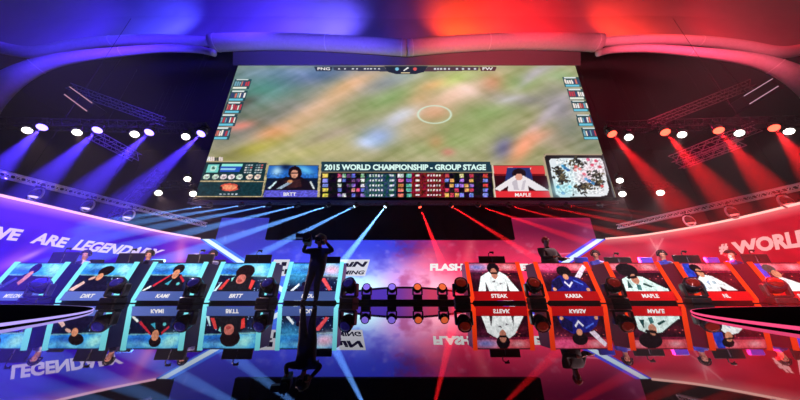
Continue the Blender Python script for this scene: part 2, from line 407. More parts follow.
        W(398,403.5,rng.choice([(215,120,90),(225,225,230),(190,100,130)])); W(406.5,411.5,rng.choice([(200,60,90),(90,180,160),(110,80,200)]))
        for i in range(6):
            if rng.random() < .7: W(445+i*4.9, 449+i*4.9, rng.choice([(235,235,235),(240,220,160),(190,60,80),(120,140,230),(230,170,90),(160,120,210)]))
        W(483,488,rng.choice([(220,90,70),(235,200,150),(200,60,60),(120,130,220)]))
    # right player camera
    p.poly([(493,165),(543,165),(550,199),(495,199)], (120,14,24)); p.poly([(493,166),(544,166),(545.5,174),(494,174)], (225,60,62)); p.rect(508,167,513,168.5,(245,150,140)); p.rect(527,167.5,531,169.5,(250,210,200))
    p.poly([(494,176),(548,176),(549,190),(495,190)], (48,8,20)); p.poly([(507,168),(530,168),(533,180),(505,181)], (38,50,110)); p.ell(519,173.5,7,5,0,(30,16,26))
    p.poly([(494,189),(506,181),(514,176),(524,176),(533,181),(549,190.5),(536,190.5),(528,186),(529,191),(508,191),(508,186),(500,191)], (240,232,236)); p.ell(519,177,3.6,3.4,0,(226,160,140)); p.poly([(512,182),(517,179),(519,190),(514,190)], (200,190,200)); p.poly([(523,181),(526,180),(524,190),(521,190)], (205,195,205))
    p.poly([(494.5,191),(549.5,191),(551,198.5),(495,198.5)], (232,46,56)); p.poly([(492,165),(493.2,165),(496,198.5),(494.6,198.5)], (225,205,190))
    # map
    p.poly([(544,154),(603,154),(616,199),(552,199)], (34,26,30)); p.poly([(543,155),(546,153.6),(602,154.2),(601.6,155.4),(546.5,155),(544.6,157)], (170,150,125)); p.poly([(542.7,157),(544.3,157),(553.5,198),(551.6,198)], (185,165,135)); p.poly([(602.5,155),(604,156),(616,198),(614,198)], (90,90,96))
    p.poly([(549,161),(551,158.5),(600,158),(603,161),(609,190),(607,195),(600,196.5),(560,197),(556,194)], (236,240,244))
    p.blob(563,189,10,7,0,(175,232,240),.95); p.blob(566,170,9,7,0,(190,228,238),.6); p.blob(594,168,8,6,0,(250,215,225),.9); p.blob(585,177,5,4,0,(240,190,205),.6)
    for k in range(330):
        cx, cy, rx = rng.choice([(577,162.5,10),(560,171,6),(563,179,6),(596,175,7),(584,189,11),(586,186,9),(598,182,6)])
        a_, b_ = cx+rng.gauss(0,rx*.5), cy+rng.gauss(0,2.7)
        p.ell(a_, b_, .6+rng.random()*1.5, .5+rng.random()*.7, rng.choice([-40,40,0,20]), rng.choice([(52,46,44),(92,84,62),(28,26,32),(120,104,80),(60,60,58)]), .95)
    for (a_, b_, c_) in [(565,168,(50,130,190)),(568,170,(30,80,150)),(563,166,(70,160,210)),(576,167,(235,110,110)),(580,169,(240,130,130)),(575,170,(245,160,160)),(589,181,(40,110,190)),(593,183,(60,140,200)),(586,179,(90,170,220)),(596,161,(225,70,100)),(592,165,(220,80,110)),(600,167,(215,70,90)),(588,159.5,(205,90,130)),(584,174,(225,110,130)),(602,186,(220,80,80)),(558,187,(80,180,220)),(563,193,(110,170,210)),(570,187,(120,200,220))]:
        p.ell(a_, b_, 2.1, 1.5, 20, c_, .9)
    # top score bar
    p.poly([(314,66.5),(333,66.5),(331,71),(316,71)], (40,52,78)); p.poly([(333,66.5),(384,66.5),(388,71.5),(334,70.5)], (58,60,84)); p.poly([(384,66),(428,66),(424,72),(416,74),(396,74),(388,72)], (36,40,62)); p.poly([(428,66.5),(479,66.5),(478,70.5),(424,71.5)], (86,60,74)); p.poly([(479,66.5),(497,66.5),(495,71),(481,71)], (96,52,62))
    for xx in (338,344,352,356,364,367,370,374,378,434,437,440,444,448,456,462,468,474): p.rect(xx, 68, xx+2, 69.6, (215,215,225))
    p.ell(397,69,1.8,1.6,0,(130,200,230)); p.ell(415,69,1.8,1.6,0,(230,90,90)); p.poly([(403,70.5),(408,67),(409,68),(404,71)], (240,240,240)); p.rect(401,72.4,410,73.4,(235,215,170))
    hud = (((y > 173) & (x < 492)) | ((x > 556) & (y > 159) & (y < 194) & (x < 604)))*1.0
    nn = smooth_noise(x/1.3, y/1.1, 31); n3 = smooth_noise(x/1.1+40, y/1.2, 37)
    tab = ((y > 173) & (x > 322) & (x < 491))*1.0
    p.c = p.c*(1+hud[:,None]*(nn[:,None]-.5)*.5)+tab[:,None]*np.stack([(nn-.5)*70, (n3-.5)*50, (nn-n3)*40], 1)
    return p.c
vs_ = thing('video_screen', 'giant landscape video screen over the stage showing a blurred battle arena with score panels', 'video screen', (0, 0, 0))
painted('screen_picture', scr_arr, 620, 250, game_picture, vs_, 1.0)
b = NB()
c8 = [BL, BR_, TR, TL]; fr = [b.verts.new(p) for p in c8]; bk = [b.verts.new(p-SN*.35) for p in c8]
b.faces.new(fr); b.faces.new(bk[::-1])
for i in range(4): b.faces.new((fr[i], bk[i], bk[(i+1) % 4], fr[(i+1) % 4]))
obj('screen_cabinet', b, BLACK, vs_)
b = NB(); bar(b, BL+Vector((0,-.02,-.1)), BR_+Vector((0,-.02,-.1)), .3, .16); obj('bottom_rail', b, BLACK, vs_)
for k in (.1,.5,.9):
    p = TL.lerp(TR, k)+Vector((0,.35,0)); b = NB(); tube(b, [p+Vector((0,0,-.1)), Vector((p.x, p.y, 19.3))], .02, 6); obj('hanger_cable', b, BLACK, vs_)
def scr_text(s, x0, y0, x1, y1, m=WHITE, bold=.0, it=0., name='lettering'):
    q = [scr_hit(x0,y1), scr_hit(x1,y1), scr_hit(x0,y0), scr_hit(x1,y0)]
    return text(name, s, lambda u, v: q[0]*(1-u)*(1-v)+q[1]*u*(1-v)+q[2]*(1-u)*v+q[3]*u*v, m, vs_, it, bold)
o = scr_text('2015 WORLD CHAMPIONSHIP - GROUP STAGE', 324.5, 164.3, 486, 170.2, glow('mint_lettering', (215,245,238), 1.05, False), .045); o['label'] = 'pale green caption 2015 WORLD CHAMPIONSHIP - GROUP STAGE'
scr_text('PNG', 317.5, 67.3, 330, 70.2, bold=.02); scr_text('FW', 482.5, 67.3, 493, 70.2, bold=.02)
scr_text('BRTT', 283.5, 192.5, 296, 196, bold=.02); scr_text('MAPLE', 515, 193, 531, 196.6, bold=.02)

# ------------------------------------------------------------------ black valance under the screen
b = NB(); vb = 13.0
x0, x1 = U(265,239,vb).x, U(515,239,vb).x; z0, z1 = U(400,239.3,vb).z, 5.6
box(b, ((x0+x1)/2, vb+.12, (z0+z1)/2), (x1-x0, .24, z1-z0))
for k in range(9): box(b, (x0+(x1-x0)*(k+.5)/9, vb-.01, (z0+z1)/2), (.05, .04, z1-z0))
tag(obj('black_valance', b, MATTE), 'black cloth valance hanging between the big screen and the low picture wall', 'valance')

# ------------------------------------------------------------------ low LED picture wall at the back of the stage
def back_picture(u, v, P):
    x, y = project(P)
    n1 = fbm(x/26+y/40, y/11-x/60, 2); n2 = fbm(x/9, y/7, 5)
    t = np.clip((x-385)/60+ (n1-.5)*1.2, 0, 1)[:,None]
    left = np.array([50,54,226])[None]*(0.85+.4*(n1[:,None]-.5)); right = np.array([226,34,74])[None]*(.95+.6*(n1[:,None]-.5))
    p = Paint(x, y, (0,0,0)); p.c = left*(1-t)+right*t
    p.blob(335,290,60,13,0,(100,200,250),.75); p.blob(366,287,32,13,-8,(190,250,255),.95); p.blob(378,268,25,10,20,(110,130,240),.5); p.blob(300,250,40,14,0,(84,92,225),.4)
    p.blob(432,286,32,13,8,(255,165,185),.85); p.blob(350,246,50,7,0,(48,60,190),.6); p.blob(402,282,12,14,0,(190,120,215),.6); p.blob(462,248,34,9,-10,(140,22,56),.75); p.put(np.clip((fbm(x/12+y/30, y/8-x/40, 41)-.48)*4,0,1)*(x>395), (120,20,60), .45); p.put(np.clip((fbm(x/14+y/30, y/8-x/40, 43)-.5)*4,0,1)*(x<400), (50,40,170), .4); p.blob(425,262,16,8,-30,(232,120,150),.5); p.blob(470,248,4,14,10,(235,120,120),.4)
    p.blob(560,236,50,16,0,(92,12,44),.95); p.blob(540,228,60,9,0,(80,12,44),.8); p.blob(243,230,34,14,0,(40,44,112),.95); p.blob(590,245,10,14,0,(130,56,110),.6); p.blob(530,250,30,10,0,(200,60,90),.4); p.blob(245,240,22,20,0,(52,48,170),.7); p.blob(540,275,30,14,0,(210,60,100),.5)
    p.put(np.clip((n2-.62)*4,0,1), (255,225,235), .18)
    e = np.exp(-((np.hypot((x-555)/60, (y-232)/22)-1)/.025)**2)*(x > 540)*(y > 225); p.put(e, (240,150,190), .6)
    return p.c
LW = 13.6; lx0, lx1 = U(222,218,LW).x, U(590,220,LW).x; lz0, lz1 = .45, U(400,218,LW).z
lw = thing('picture_wall', 'long low picture wall at the back of the stage fading from blue to pink', 'led wall', (0,0,0))
painted('wall_picture', lambda u, v: np.stack([lx0+(lx1-lx0)*u, np.full_like(u, LW-.02), lz0+(lz1-lz0)*v], 1), 460, 130, back_picture, lw, 1.6, 'led_back')
b = NB(); box(b, ((lx0+lx1)/2, LW+.1, (lz0+lz1)/2), (lx1-lx0+.1, .2, lz1-lz0+.1)); box(b, ((lx0+lx1)/2, LW+.1, lz0/2), (lx1-lx0, .2, lz0)); obj('wall_cabinet', b, BLACK, lw)
def flat_map(x0, y0, x1, y1, d):
    q = [U(x0,y1,d), U(x1,y1,d), U(x0,y0,d), U(x1,y0,d)]
    return lambda u, v: q[0]*(1-u)*(1-v)+q[1]*u*(1-v)+q[2]*(1-u)*v+q[3]*u*v
INK = glow('ink_lettering', (34,28,70), .5, False)
b = NB()
for X0, X1 in ((329,370),(272,290)):
    q = [U(X0-3,276,LW-.04), U(X1-5,276,LW-.04), U(X1,259.5,LW-.04), U(X0+2,259.5,LW-.04)]; b.faces.new([b.verts.new(p) for p in q])
r = bmesh.ops.extrude_face_region(b, geom=list(b.faces)); bmesh.ops.translate(b, vec=(0,.015,0), verts=[v for v in r['geom'] if isinstance(v, bmesh.types.BMVert)])
obj('team_logo', b, glow('logo_white', (235,235,250), .85, False), lw)
text('lettering', 'paiN', flat_map(331,261.5,368,268.5,LW-.06), INK, lw, .3, .05); text('lettering', 'GAMING', flat_map(330,270.5,365,274.5,LW-.06), INK, lw, .3, .04)
b = NB()
for (xa, ya, xb, yb) in ((275,263,279,266),(281,262,286,266),(276,268,282,270),(284,269,287,274),(277,272,281,274.5)):
    q = [U(xa,yb,LW-.06), U(xb,yb,LW-.06), U(xb+1,ya,LW-.06), U(xa+1,ya,LW-.06)]; b.faces.new([b.verts.new(p) for p in q])
obj('logo_marks', b, INK, lw)
text('lettering', 'FLASH', flat_map(430,263.6,463,270.8,LW-.05), WHITE, lw, 0, .06); text('lettering', 'WOLVES', flat_map(467,263.6,536,270.8,LW-.05), WHITE, lw, 0, .06)

# ------------------------------------------------------------------ curved side picture walls
def wing(side, top, ztop, pic, strip_px, label):
    """top: plan points (X,Y) from the stage end to the hall; curved wall with glowing top rail"""
    pts = spline(top, 10); n = len(pts); P = [Vector((x, y, 0)) for x, y in pts]
    s = [0]
    for i in range(1, n): s.append(s[-1]+(P[i]-P[i-1]).length)
    L = s[-1]; A = np.array([[p.x, p.y] for p in P]); S = np.array(s)
    inner = strip_px
    t = thing('curved_picture_wall', label, 'led wall', (0,0,0))
    sg = -1 if side == 'left' else 1
    def pos(u, v):
        X = np.interp(u*L, S, A[:,0]); Y = np.interp(u*L, S, A[:,1])
        zt = np.full_like(u, ztop)
        return np.stack([X, Y, .08+(zt-.08)*v], 1)
    painted('wall_picture', pos, 420, 90, pic, t, .95, 'led_wing')
    # inner slanting end: triangle between the corner and the floor
    c = P[0]; cx, cy = c.x, c.y; ex = cx-sg*5.6
    def pos2(u, v):
        return np.stack([cx+(ex-cx)*(u*(1-v)), np.full_like(u, cy), .08+(ztop-.08)*v], 1)
    painted('end_picture', pos2, 120, 60, pic, t, .95, 'led_wing')
    b = NB(); prev = None
    for p in P:
        d = Vector((sg*.15, .05, 0)) 
        vs = [b.verts.new(q) for q in (p+d*.2+Vector((0,0,0)), p+d*.2+Vector((0,0,ztop)), p+d*1.6+Vector((0,0,ztop)), p+d*1.6)]
        if prev:
            for i in range(4): b.faces.new((prev[i], prev[(i+1)%4], vs[(i+1)%4], vs[i]))
        else: b.faces.new(vs)
        prev = vs
    b.faces.new(prev[::-1]); obj('wall_cabinet', b, BLACK, t)
    b = NB(); tube(b, [p+Vector((0,0,ztop+.03)) for p in P], .045, 8)
    obj('top_light_rail', b, glow('rail_glow_'+side, (255,190,225) if sg < 0 else (255,190,180), 1.3), t)
    b = NB(); dx = -sg*.95
    q = [Vector((cx, cy-.03, ztop)), Vector((ex, cy-.03, 0)), Vector((ex+dx, cy-.03, 0)), Vector((cx+dx*.75, cy-.03, ztop+.02))]
    f = b.faces.new([b.verts.new(p) for p in q]); r = bmesh.ops.extrude_face_region(b, geom=[f]); bmesh.ops.translate(b, vec=(0,.08,0), verts=[v for v in r['geom'] if isinstance(v, bmesh.types.BMVert)])
    obj('slanted_light_strip', b, glow('strip_edge_'+side, (70,120,250) if sg < 0 else (90,80,240), 1.1), t)
    b = NB(); w_ = Vector((dx, 0, 0))
    q = [q[0]+w_*.16, q[1]+w_*.22, q[1]+w_*.72, q[0]+w_*.55]
    for p in q: p.y = cy-.06
    f = b.faces.new([b.verts.new(p) for p in q]); r = bmesh.ops.extrude_face_region(b, geom=[f]); bmesh.ops.translate(b, vec=(0,.03,0), verts=[v for v in r['geom'] if isinstance(v, bmesh.types.BMVert)])
    obj('slanted_light_tube', b, glow('strip_core', (215,235,255), 1.2), t)
    def hit(x, y, off=.04):
        a = ray(x, y); best = None
        for i in range(n-1):
            ax, ay = A[i]; bx_, by_ = A[i+1]
            # solve a.x*k = ax+(bx-ax)*m ; a.y*k = ay+(by-ay)*m
            det = a.x*-(by_-ay)+a.y*(bx_-ax)
            if abs(det) < 1e-9: continue
            k = (ax*-(by_-ay)+ay*(bx_-ax))/det; mm = (a.x*ay-a.y*ax)/det
            mm = ((a.x*k-ax)/(bx_-ax)) if abs(bx_-ax) > abs(by_-ay) else ((a.y*k-ay)/(by_-ay))
            if -1e-6 <= mm <= 1+1e-6 and k > 0: best = k
        if best is None: best = (A[0][1] if abs(x-400) < 300 else A[-1][1])/a.y
        p = Vector((0,0,CAMZ))+a*best; d = Vector((-sg*off, -off*.5, 0)); return p+d
    return t, hit
def left_pic(u, v, P):
    x, y = project(P); n1 = fbm(x/30+y/25, y/14, 12)
    p = Paint(x, y, (62,10,232)); p.c = p.c*(.9+.35*(n1[:,None]-.5))
    p.blob(20,212,60,18,12,(110,50,235),.6); p.blob(178,255,14,16,0,(160,60,225),.8); p.blob(10,262,20,5,-30,(210,110,250),.6); p.blob(180,262,4,20,5,(255,130,200),.6); p.blob(60,262,20,6,0,(100,70,250),.5); p.blob(30,256,14,2,-25,(250,190,255),.6)
    p.put(np.clip(v*8-7.0,0,1), (235,150,235), .75)
    return p.c
def right_pic(u, v, P):
    x, y = project(P); n1 = fbm(x/30-y/25, y/14, 22)
    p = Paint(x, y, (196,16,44)); p.c = p.c*(.92+.4*(n1[:,None]-.5))
    p.blob(655,250,30,12,0,(235,60,95),.6); p.blob(700,240,30,10,-15,(215,40,70),.4); p.blob(610,258,12,10,0,(150,60,110),.5); p.blob(760,258,5,22,-10,(240,90,100),.45); p.blob(780,225,30,10,0,(165,20,44),.4)
    for (a_, b_, c_, d_) in ((650,238,657,250),(663,238,657,250),(657,250,650,258),(657,250,664,256),(657,245,658,262)):
        p.poly([(a_-1,b_),(a_+1,b_),(c_+1,d_),(c_-1,d_)], (250,140,150), .5)
    p.blob(656,246,5,5,0,(255,170,175),.5)
    p.put(np.clip(v*8-7.0,0,1), (255,170,160), .7)
    return p.c
LT = [(-11.03,13.23),(-11.86,11.72),(-12.28,10.26),(-12.55,8.98),(-12.75,8.0),(-13.0,6.8),(-13.1,5.0),(-12.9,3.0)]
RT = [(11.36,13.23),(12.61,12.5),(13.44,11.3),(13.9,10.1),(14.03,8.98),(14.0,7.9),(13.9,6.5),(13.6,4.5)]
wl, hitL = wing('left', LT, 3.19, left_pic, None, 'curved violet picture wall on the left reading WE ARE LEGENDARY')
wr, hitR = wing('right', RT, 3.19, right_pic, None, 'curved red picture wall on the right reading #WORLDS')
def quadhit(h, c):   # c: bl, br, tl, tr in photo points along a line
    return lambda u, v: h(c[0][0]*(1-u)*(1-v)+c[1][0]*u*(1-v)+c[2][0]*(1-u)*v+c[3][0]*u*v, c[0][1]*(1-u)*(1-v)+c[1][1]*u*(1-v)+c[2][1]*(1-u)*v+c[3][1]*u*v)
LET = glow('lilac_lettering', (228,205,255), 1., False); LET2 = glow('pink_lettering', (255,175,175), 1., False)
text('lettering', 'WE', quadhit(hitL, [(-14,238.5),(20,241.5),(-12,225),(24,230)]), LET, wl, .25, .045)
text('lettering', 'ARE', quadhit(hitL, [(29,243),(66,248.5),(36,231.5),(70,238.5)]), LET, wl, .25, .045)
text('lettering', 'LEGENDARY', quadhit(hitL, [(71,249.8),(158,258.2),(78,239.3),(165,250)]), LET, wl, .25, .045)
text('lettering', '#', quadhit(hitR, [(720,254.5),(729,254.5),(719,244.5),(728,243.5)]), LET2, wr, 0, .055)
text('lettering', 'WORLDS', quadhit(hitR, [(735,254.5),(824,245),(731,242.5),(820,226)]), LET2, wr, 0, .055)

# ------------------------------------------------------------------ lighting trusses
def truss(name, a, b_, size, label, group=None, m=None, parent=None):
    a, b_ = Vector(a), Vector(b_); t = (b_-a); L = t.length; t.normalize()
    side = t.cross(Vector((0,0,1))).normalized(); up = side.cross(t)
    off = [side*(size/2)+up*(size/2), -side*(size/2)+up*(size/2), -side*(size/2)-up*(size/2), side*(size/2)-up*(size/2)]
    bm = NB()
    for o_ in off: tube(bm, [a+o_, b_+o_], .026, 6)
    n = max(3, int(L/(size*1.1)))
    for i in range(n):
        p = a+t*(L*i/n); q = a+t*(L*(i+1)/n); m_ = a+t*(L*(i+.5)/n)
        for k in range(4):
            o1, o2 = off[k], off[(k+1) % 4]
            tube(bm, [p+o1, m_+o2], .013, 4); tube(bm, [m_+o2, q+o1], .013, 4)
    o = obj(name, bm, m or ALU, parent)
    if not parent: tag(o, label, 'truss', group)
    for k in (.12, .88):
        p = a+t*(L*k); top = 15.1 if p.y > 10.6 else 13.6
        if abs(p.x) < 9.5 and p.y < 10: continue
        bm = NB(); tube(bm, [p+up*(size/2), Vector((p.x, p.y, top))], .008, 4); obj('hanger_cable', bm, BLACK, o)
    return o
DTR = mat('dark_truss_paint', (46,46,52), .5, .3); PALE = mat('pale_truss_paint', (225,225,230), .5)
truss('lighting_truss', U(-40,122,9.5), U(208,129,9.5), .4, 'dark truss left of the video screen carrying white and blue lamps', m=DTR)
truss('lighting_truss', U(604,128,9.5), U(850,120,9.5), .4, 'dark truss right of the video screen carrying white and red lamps', m=DTR)
truss('lighting_truss', U(-15,170,7.4), U(206,225,13.), .2, 'truss running above the violet curved picture wall', m=PALE)
truss('lighting_truss', U(618,227,13.), U(825,181,7.4), .2, 'truss running above the red curved picture wall', m=PALE)
truss('lighting_truss', U(92,134,12), U(137,158,14.5), .5, 'short truss far behind the blue lamps', m=PALE)
truss('lighting_truss', U(758,126,11), U(672,160,14.5), .5, 'long truss sloping far behind the red lamps', m=PALE)
truss('lighting_truss', U(742,142,11.5), U(680,166,14.5), .4, 'lower of the two trusses sloping behind the red lamps', m=PALE)
truss('lighting_truss', U(70,88,11.5), U(165,122,14), .45, 'truss high under the left side of the blue arch')
truss('lighting_truss', U(752,84,11), U(650,124,14), .45, 'truss high under the right side of the red arch')
truss('lighting_truss', U(112,218,14), U(160,172,12), .35, 'thin truss slanting up behind the violet wall to the low lamps')
truss('lighting_truss', U(140,188,10.2), U(194,184,10.2), .3, 'low truss left of the video screen base with three white lamps', m=DTR)
truss('lighting_truss', U(618,184,10.2), U(676,188,10.2), .3, 'low truss right of the video screen base with three white lamps', m=DTR)
truss('lighting_truss', U(190,201.5,10.95), U(616,202,10.95), .22, 'long truss under the video screen carrying the row of narrow beams')
# dark rigging boxes under the arch on the right
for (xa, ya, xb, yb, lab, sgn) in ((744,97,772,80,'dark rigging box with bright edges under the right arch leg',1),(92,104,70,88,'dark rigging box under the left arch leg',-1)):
    t = thing('speaker_array', lab, 'speaker', (0,0,0)); a = U(xa,ya,10); c = U(xb,yb,10); d = (c-a)
    b = NB(); q = d.to_track_quat('X','Z').to_matrix(); box(b, (a+c)/2+Vector((0,.3,-.25)), (d.length,.6,.55), q, .02); obj('cabinet', b, BLACK, t); b = NB(); m_ = (a+c)/2+Vector((0,.45,0)); tube(b, [m_, Vector((m_.x, 10.6, 15.1))], .015, 6); obj('hanger_cable', b, BLACK, t)
    b = NB(); bar(b, a+Vector((0,-.03,.05)), c+Vector((0,-.03,.05)), .04, .04); bar(b, a+Vector((0,-.03,-.5)), c+Vector((0,-.03,-.5)), .04, .04); obj('edge_rail', b, glow('painted_edge_glow', (225,170,190), .8, False), t)  # rails are no lamps: emission paints their bright lit edges

# ------------------------------------------------------------------ lamps hung from the trusses
def lamp_meshes():
    b = NB(); box(b, (0,0,.30), (.26,.16,.12), None, .02); tube(b, [(0,0,.36),(0,0,.46)], .03, 8); base = b
    b = NB(); yk = [(-.2,0,.26),(-.22,0,.2),(-.22,0,-.02)]; tube(b, [(-.22,0,-.02),(-.22,0,.2),(-.12,0,.26),(.12,0,.26),(.22,0,.2),(.22,0,-.02)], .03, 6); yoke = b
    b = NB(); lathe(b, [(.08,-.22),(.15,-.18),(.17,-.05),(.17,.12),(.2,.16),(.2,.2),(.17,.2),(.165,.17)], 18); head = b
    b = NB(); lathe(b, [(.16,.172),(.15,.185),(.08,.2),(.01,.205)], 18); lens = b
    out = []
    for nm, bm, m_ in (('clamp_base', base, BLACK), ('yoke', yoke, BLACK), ('lamp_head', head, PLAST)):
        me = bpy.data.meshes.new(nm); bm.to_mesh(me); bm.free(); me.materials.append(m_)
        for p in me.polygons: p.use_smooth = nm == 'lamp_head'
        out.append(me)
    lm = bpy.data.meshes.new('lens'); lens.to_mesh(lm); lens.free(); lm.materials.append(None)
    return out+[lm]
LM = lamp_meshes()
def hung_lamp(px, py, d, tgt, kind, label, group, col, lens_c, ls, power, ang, size=1., blend=.25, lit=True):
    loc = U(px, py, d); t = thing(kind, label, 'stage light', loc, 0, group); t.scale = (size,)*3
    dirv = (Vector(tgt)-loc).normalized()
    for nm, me in zip(('clamp_base','yoke'), LM[:2]): o = link(nm, me, None, t)
    h = link('lamp_head', LM[2], None, t); h.rotation_euler = dirv.to_track_quat('Z','Y').to_euler()
    l = link('lens', LM[3], None, h); l.material_slots[0].link = 'OBJECT'; l.material_slots[0].material = glow('lens_'+lens_c, *{'white': ((255,246,235), 5.), 'blue': ((130,110,255), 6.), 'red': ((255,70,50), 6.), 'cyan': ((200,235,255), 6.), 'dim_red': ((200,90,110), 1.5)}[lens_c], False)
    if power:
        spot('beam_'+lens_c, loc+dirv*(.24*size), tgt, col, power*KBEAM, ang, blend, .04*size)
    return t
KBEAM = 460
CB = (.07,.03,1.); CW = (1.,.62,.66); CR = (1.,.01,.015); CC = (.13,.36,1.)
G1 = 'lamps on the truss left of the screen'; G2 = 'lamps on the truss right of the screen'
ordn = ['outermost', 'second from the outside', 'third from the outside', 'one closest to the screen']
for k, (x, y) in enumerate([(26.7,129.3),(76.5,131.3),(134,133),(185,135.4)]):
    hung_lamp(x, y, 9.3, U(x+55, 235, 7.), 'flood_lamp', 'warm white lamp on the truss left of the screen, '+ordn[k], G1, CW, 'white', 5, 7, 24, .95, .8)
for k, (x, y) in enumerate([(43.5,125.8),(99,128.5),(151,130.7),(203,132)]):
    hung_lamp(x, y, 9.3, U(x-105, 228, 6.6), 'beam_lamp', 'blue beam lamp on the truss left of the screen, '+ordn[k], G1, CB, 'blue', 7, 2000, 11, 1.05, .9)
for k, (x, y) in enumerate([(789.6,130.4),(740,132),(682.6,133.5),(629.5,136)]):
    hung_lamp(x, y, 9.3, U(x-55, 235, 7.), 'flood_lamp', 'white lamp on the truss right of the screen, '+ordn[k], G2, CW, 'white', 5, 7, 24, .95, .8)
for k, (x, y) in enumerate([(773,126.6),(717.5,129),(663.9,130.7),(610.8,132.4)]):
    hung_lamp(x, y, 9.3, U(x+85, 228, 6.6), 'beam_lamp', 'red beam lamp on the truss right of the screen, '+ordn[k], G2, CR, 'red', 7, 1300, 10, 1.05, .9)
for k, (x, y, l) in enumerate([(158,192,'white lamp on the low truss left of the screen, far from the others'),(187,178,'upper white lamp by the lower left corner of the screen'),(192.5,192.8,'lower white lamp by the lower left corner of the screen'),(660.6,191.8,'white lamp on the low truss right of the screen, far from the others'),(620,179.4,'upper white lamp by the lower right corner of the screen'),(622.6,193,'lower white lamp by the lower right corner of the screen')]):
    hung_lamp(x, y, 10.1, U(x+(25 if k < 3 else -10), 240, 8.), 'flood_lamp', l, 'white lamps by the foot of the screen', CW, 'white', 4, 8, 26, .8, .8)
# narrow beams in a row under the video screen
nth = ['first','second','third','fourth','fifth','sixth']
for k, (x, tx, ty, p, a) in enumerate([(210,0,237,1500,4.5),(241.4,30,240,1900,4.5),(269,80,242,2200,4.5),(298,90,257,2600,5),(328.5,190,252,3600,5),(356,256,256,3600,5),(386,338,268,5200,6)]):
    hung_lamp(x, 205.6, 9.6, U(tx, ty, 8.9), 'narrow_beam_lamp', 'blue narrow beam lamp under the screen, '+(nth+['seventh'])[k]+' counted from the left', 'narrow beam lamps under the screen', CC, 'cyan', 5, p, a, .42)
for k, (x, tx, ty, p, a) in enumerate([(419.4,442,262,3000,6),(451,548,266,2800,4.5),(478,580,240,2000,4.5),(509,620,234,1600,4),(542,660,230,1300,4),(567,700,226,400,4),(599.6,720,224,250,4)]):
    hung_lamp(x, 205.8, 9.6, U(tx, ty, 8.9), 'narrow_beam_lamp', 'red narrow beam lamp under the screen, '+(nth+['seventh'])[k]+' right of the middle', 'narrow beam lamps under the screen', CR, 'red' if k < 5 else 'dim_red', 5, p, a, .42)
# round wash lights with ring yokes above the curved walls
rl = None
def ring_light(x, y, d, label, group, red):
    A_, B_ = (U(618,227,13.), U(825,181,7.4)) if red else (U(-15,170,7.4), U(206,225,13.))
    def px_(k):
        q = A_.lerp(B_, k)+Vector((0,0,-.42)); return project(np.array([list(q)]))[0][0]
    k = min((i/400 for i in range(401)), key=lambda k: abs(px_(k)-x))
    t = thing('ring_wash_light', label, 'stage light', A_.lerp(B_, k)+Vector((0,0,-.42)), 0, group)
    b = NB(); tube(b, [(.25*math.cos(a), 0, .25*math.sin(a)) for a in [PI*2*k/20 for k in range(20)]], .032, 6, closed=True); obj('ring_yoke', b, PALE, t)
    b = NB(); box(b, (0,0,.32), (.22,.16,.14), None, .02); tube(b, [(0,0,.36),(0,0,.45)], .03, 8); obj('clamp_base', b, BLACK, t)
    b = NB(); lathe(b, [(.05,.16),(.13,.12),(.17,0),(.17,-.08),(.14,-.1)], 16); h = obj('lamp_head', b, PLAST, t, True)
    b = NB(); lathe(b, [(.15,-.10),(.12,-.13),(.02,-.14)], 16); obj('lens', b, glow('wash_lens_red' if red else 'wash_lens_lilac', (255,110,110) if red else (215,190,255), 1.4, False), h)
for k, (x, y, d) in enumerate([(36,193.5,8.4),(88,206.5,9.8),(129,217.5,11.3)]):
    ring_light(x, y, d, 'round wash light above the violet wall, '+['nearest','middle','farthest'][k], 'ring wash lights above the left wall', 0)
for k, (x, y, d) in enumerate([(786,195.5,8.4),(732,209.5,9.8),(689,219.5,11.3)]):
    ring_light(x, y, d, 'round wash light above the red wall, '+['nearest','middle','farthest'][k], 'ring wash lights above the right wall', 1)

# ------------------------------------------------------------------ player booths
def portrait(spec, side):
    def f(u, v, P):
        x = u*1.9; y = v
        p = Paint(x, y, (10,16,44) if side == 'L' else (40,8,22)); R = random.Random(spec['seed'])
        if side == 'L':
            p.poly([(0,.6),(1.9,.55),(1.9,1),(0,1)], (40,150,245)); p.blob(.3+R.random()*.3,.8,.3,.14,0,(30,60,160),.8); p.blob(1.45+R.random()*.2,.78,.3,.16,-20,(175,255,250),1.); p.blob(.75,.9,.3,.07,10,(140,230,255),.8); p.blob(1.0,.25,.5,.1,0,(24,50,120),.6); p.blob(.1,.9,.2,.08,0,(120,220,250),.7); p.poly([(0,.56),(1.9,.5),(1.9,.54),(0,.6)], (150,230,240), .7)
            for k in range(26): p.ell(R.random()*1.9, R.random()*.45, .02, .015, 0, (150,180,240))
        else:
            p.poly([(0,.72),(1.9,.7),(1.9,1),(0,1)], (214,60,74)); p.blob(.3+R.random()*.4,.86,.3,.1,0,(250,170,190),.8); p.blob(1.5,.86,.2,.08,0,(240,190,200),.7); p.poly([(0,.66),(1.9,.64),(1.9,.72),(0,.74)], (120,20,50)); p.blob(.3,.5,.3,.1,0,(90,20,50),.7); p.blob(1.6,.4,.3,.1,0,(110,20,40),.6)
            for k in range(10): p.ell(R.random()*1.9, .4+R.random()*.3, .03, .012, 0, (220,90,90))
        for s in spec['shapes']:
            if s[0] == 'p': p.poly(s[1], s[2])
            elif s[0] == 'e': p.ell(*s[1:6], s[6])
            else: p.blob(*s[1:6], s[6], .9)
        n_ = fbm(x*9, y*9, spec['seed'], 3); n2 = smooth_noise(x*26, y*26, spec['seed']+3)
        p.c = p.c*(.78+.38*n_+.12*n2)[:,None]+(n2[:,None]-.5)*20
        return p.c
    return f
SK = (214,140,108); HR = (24,12,20); WJ = (236,240,240)
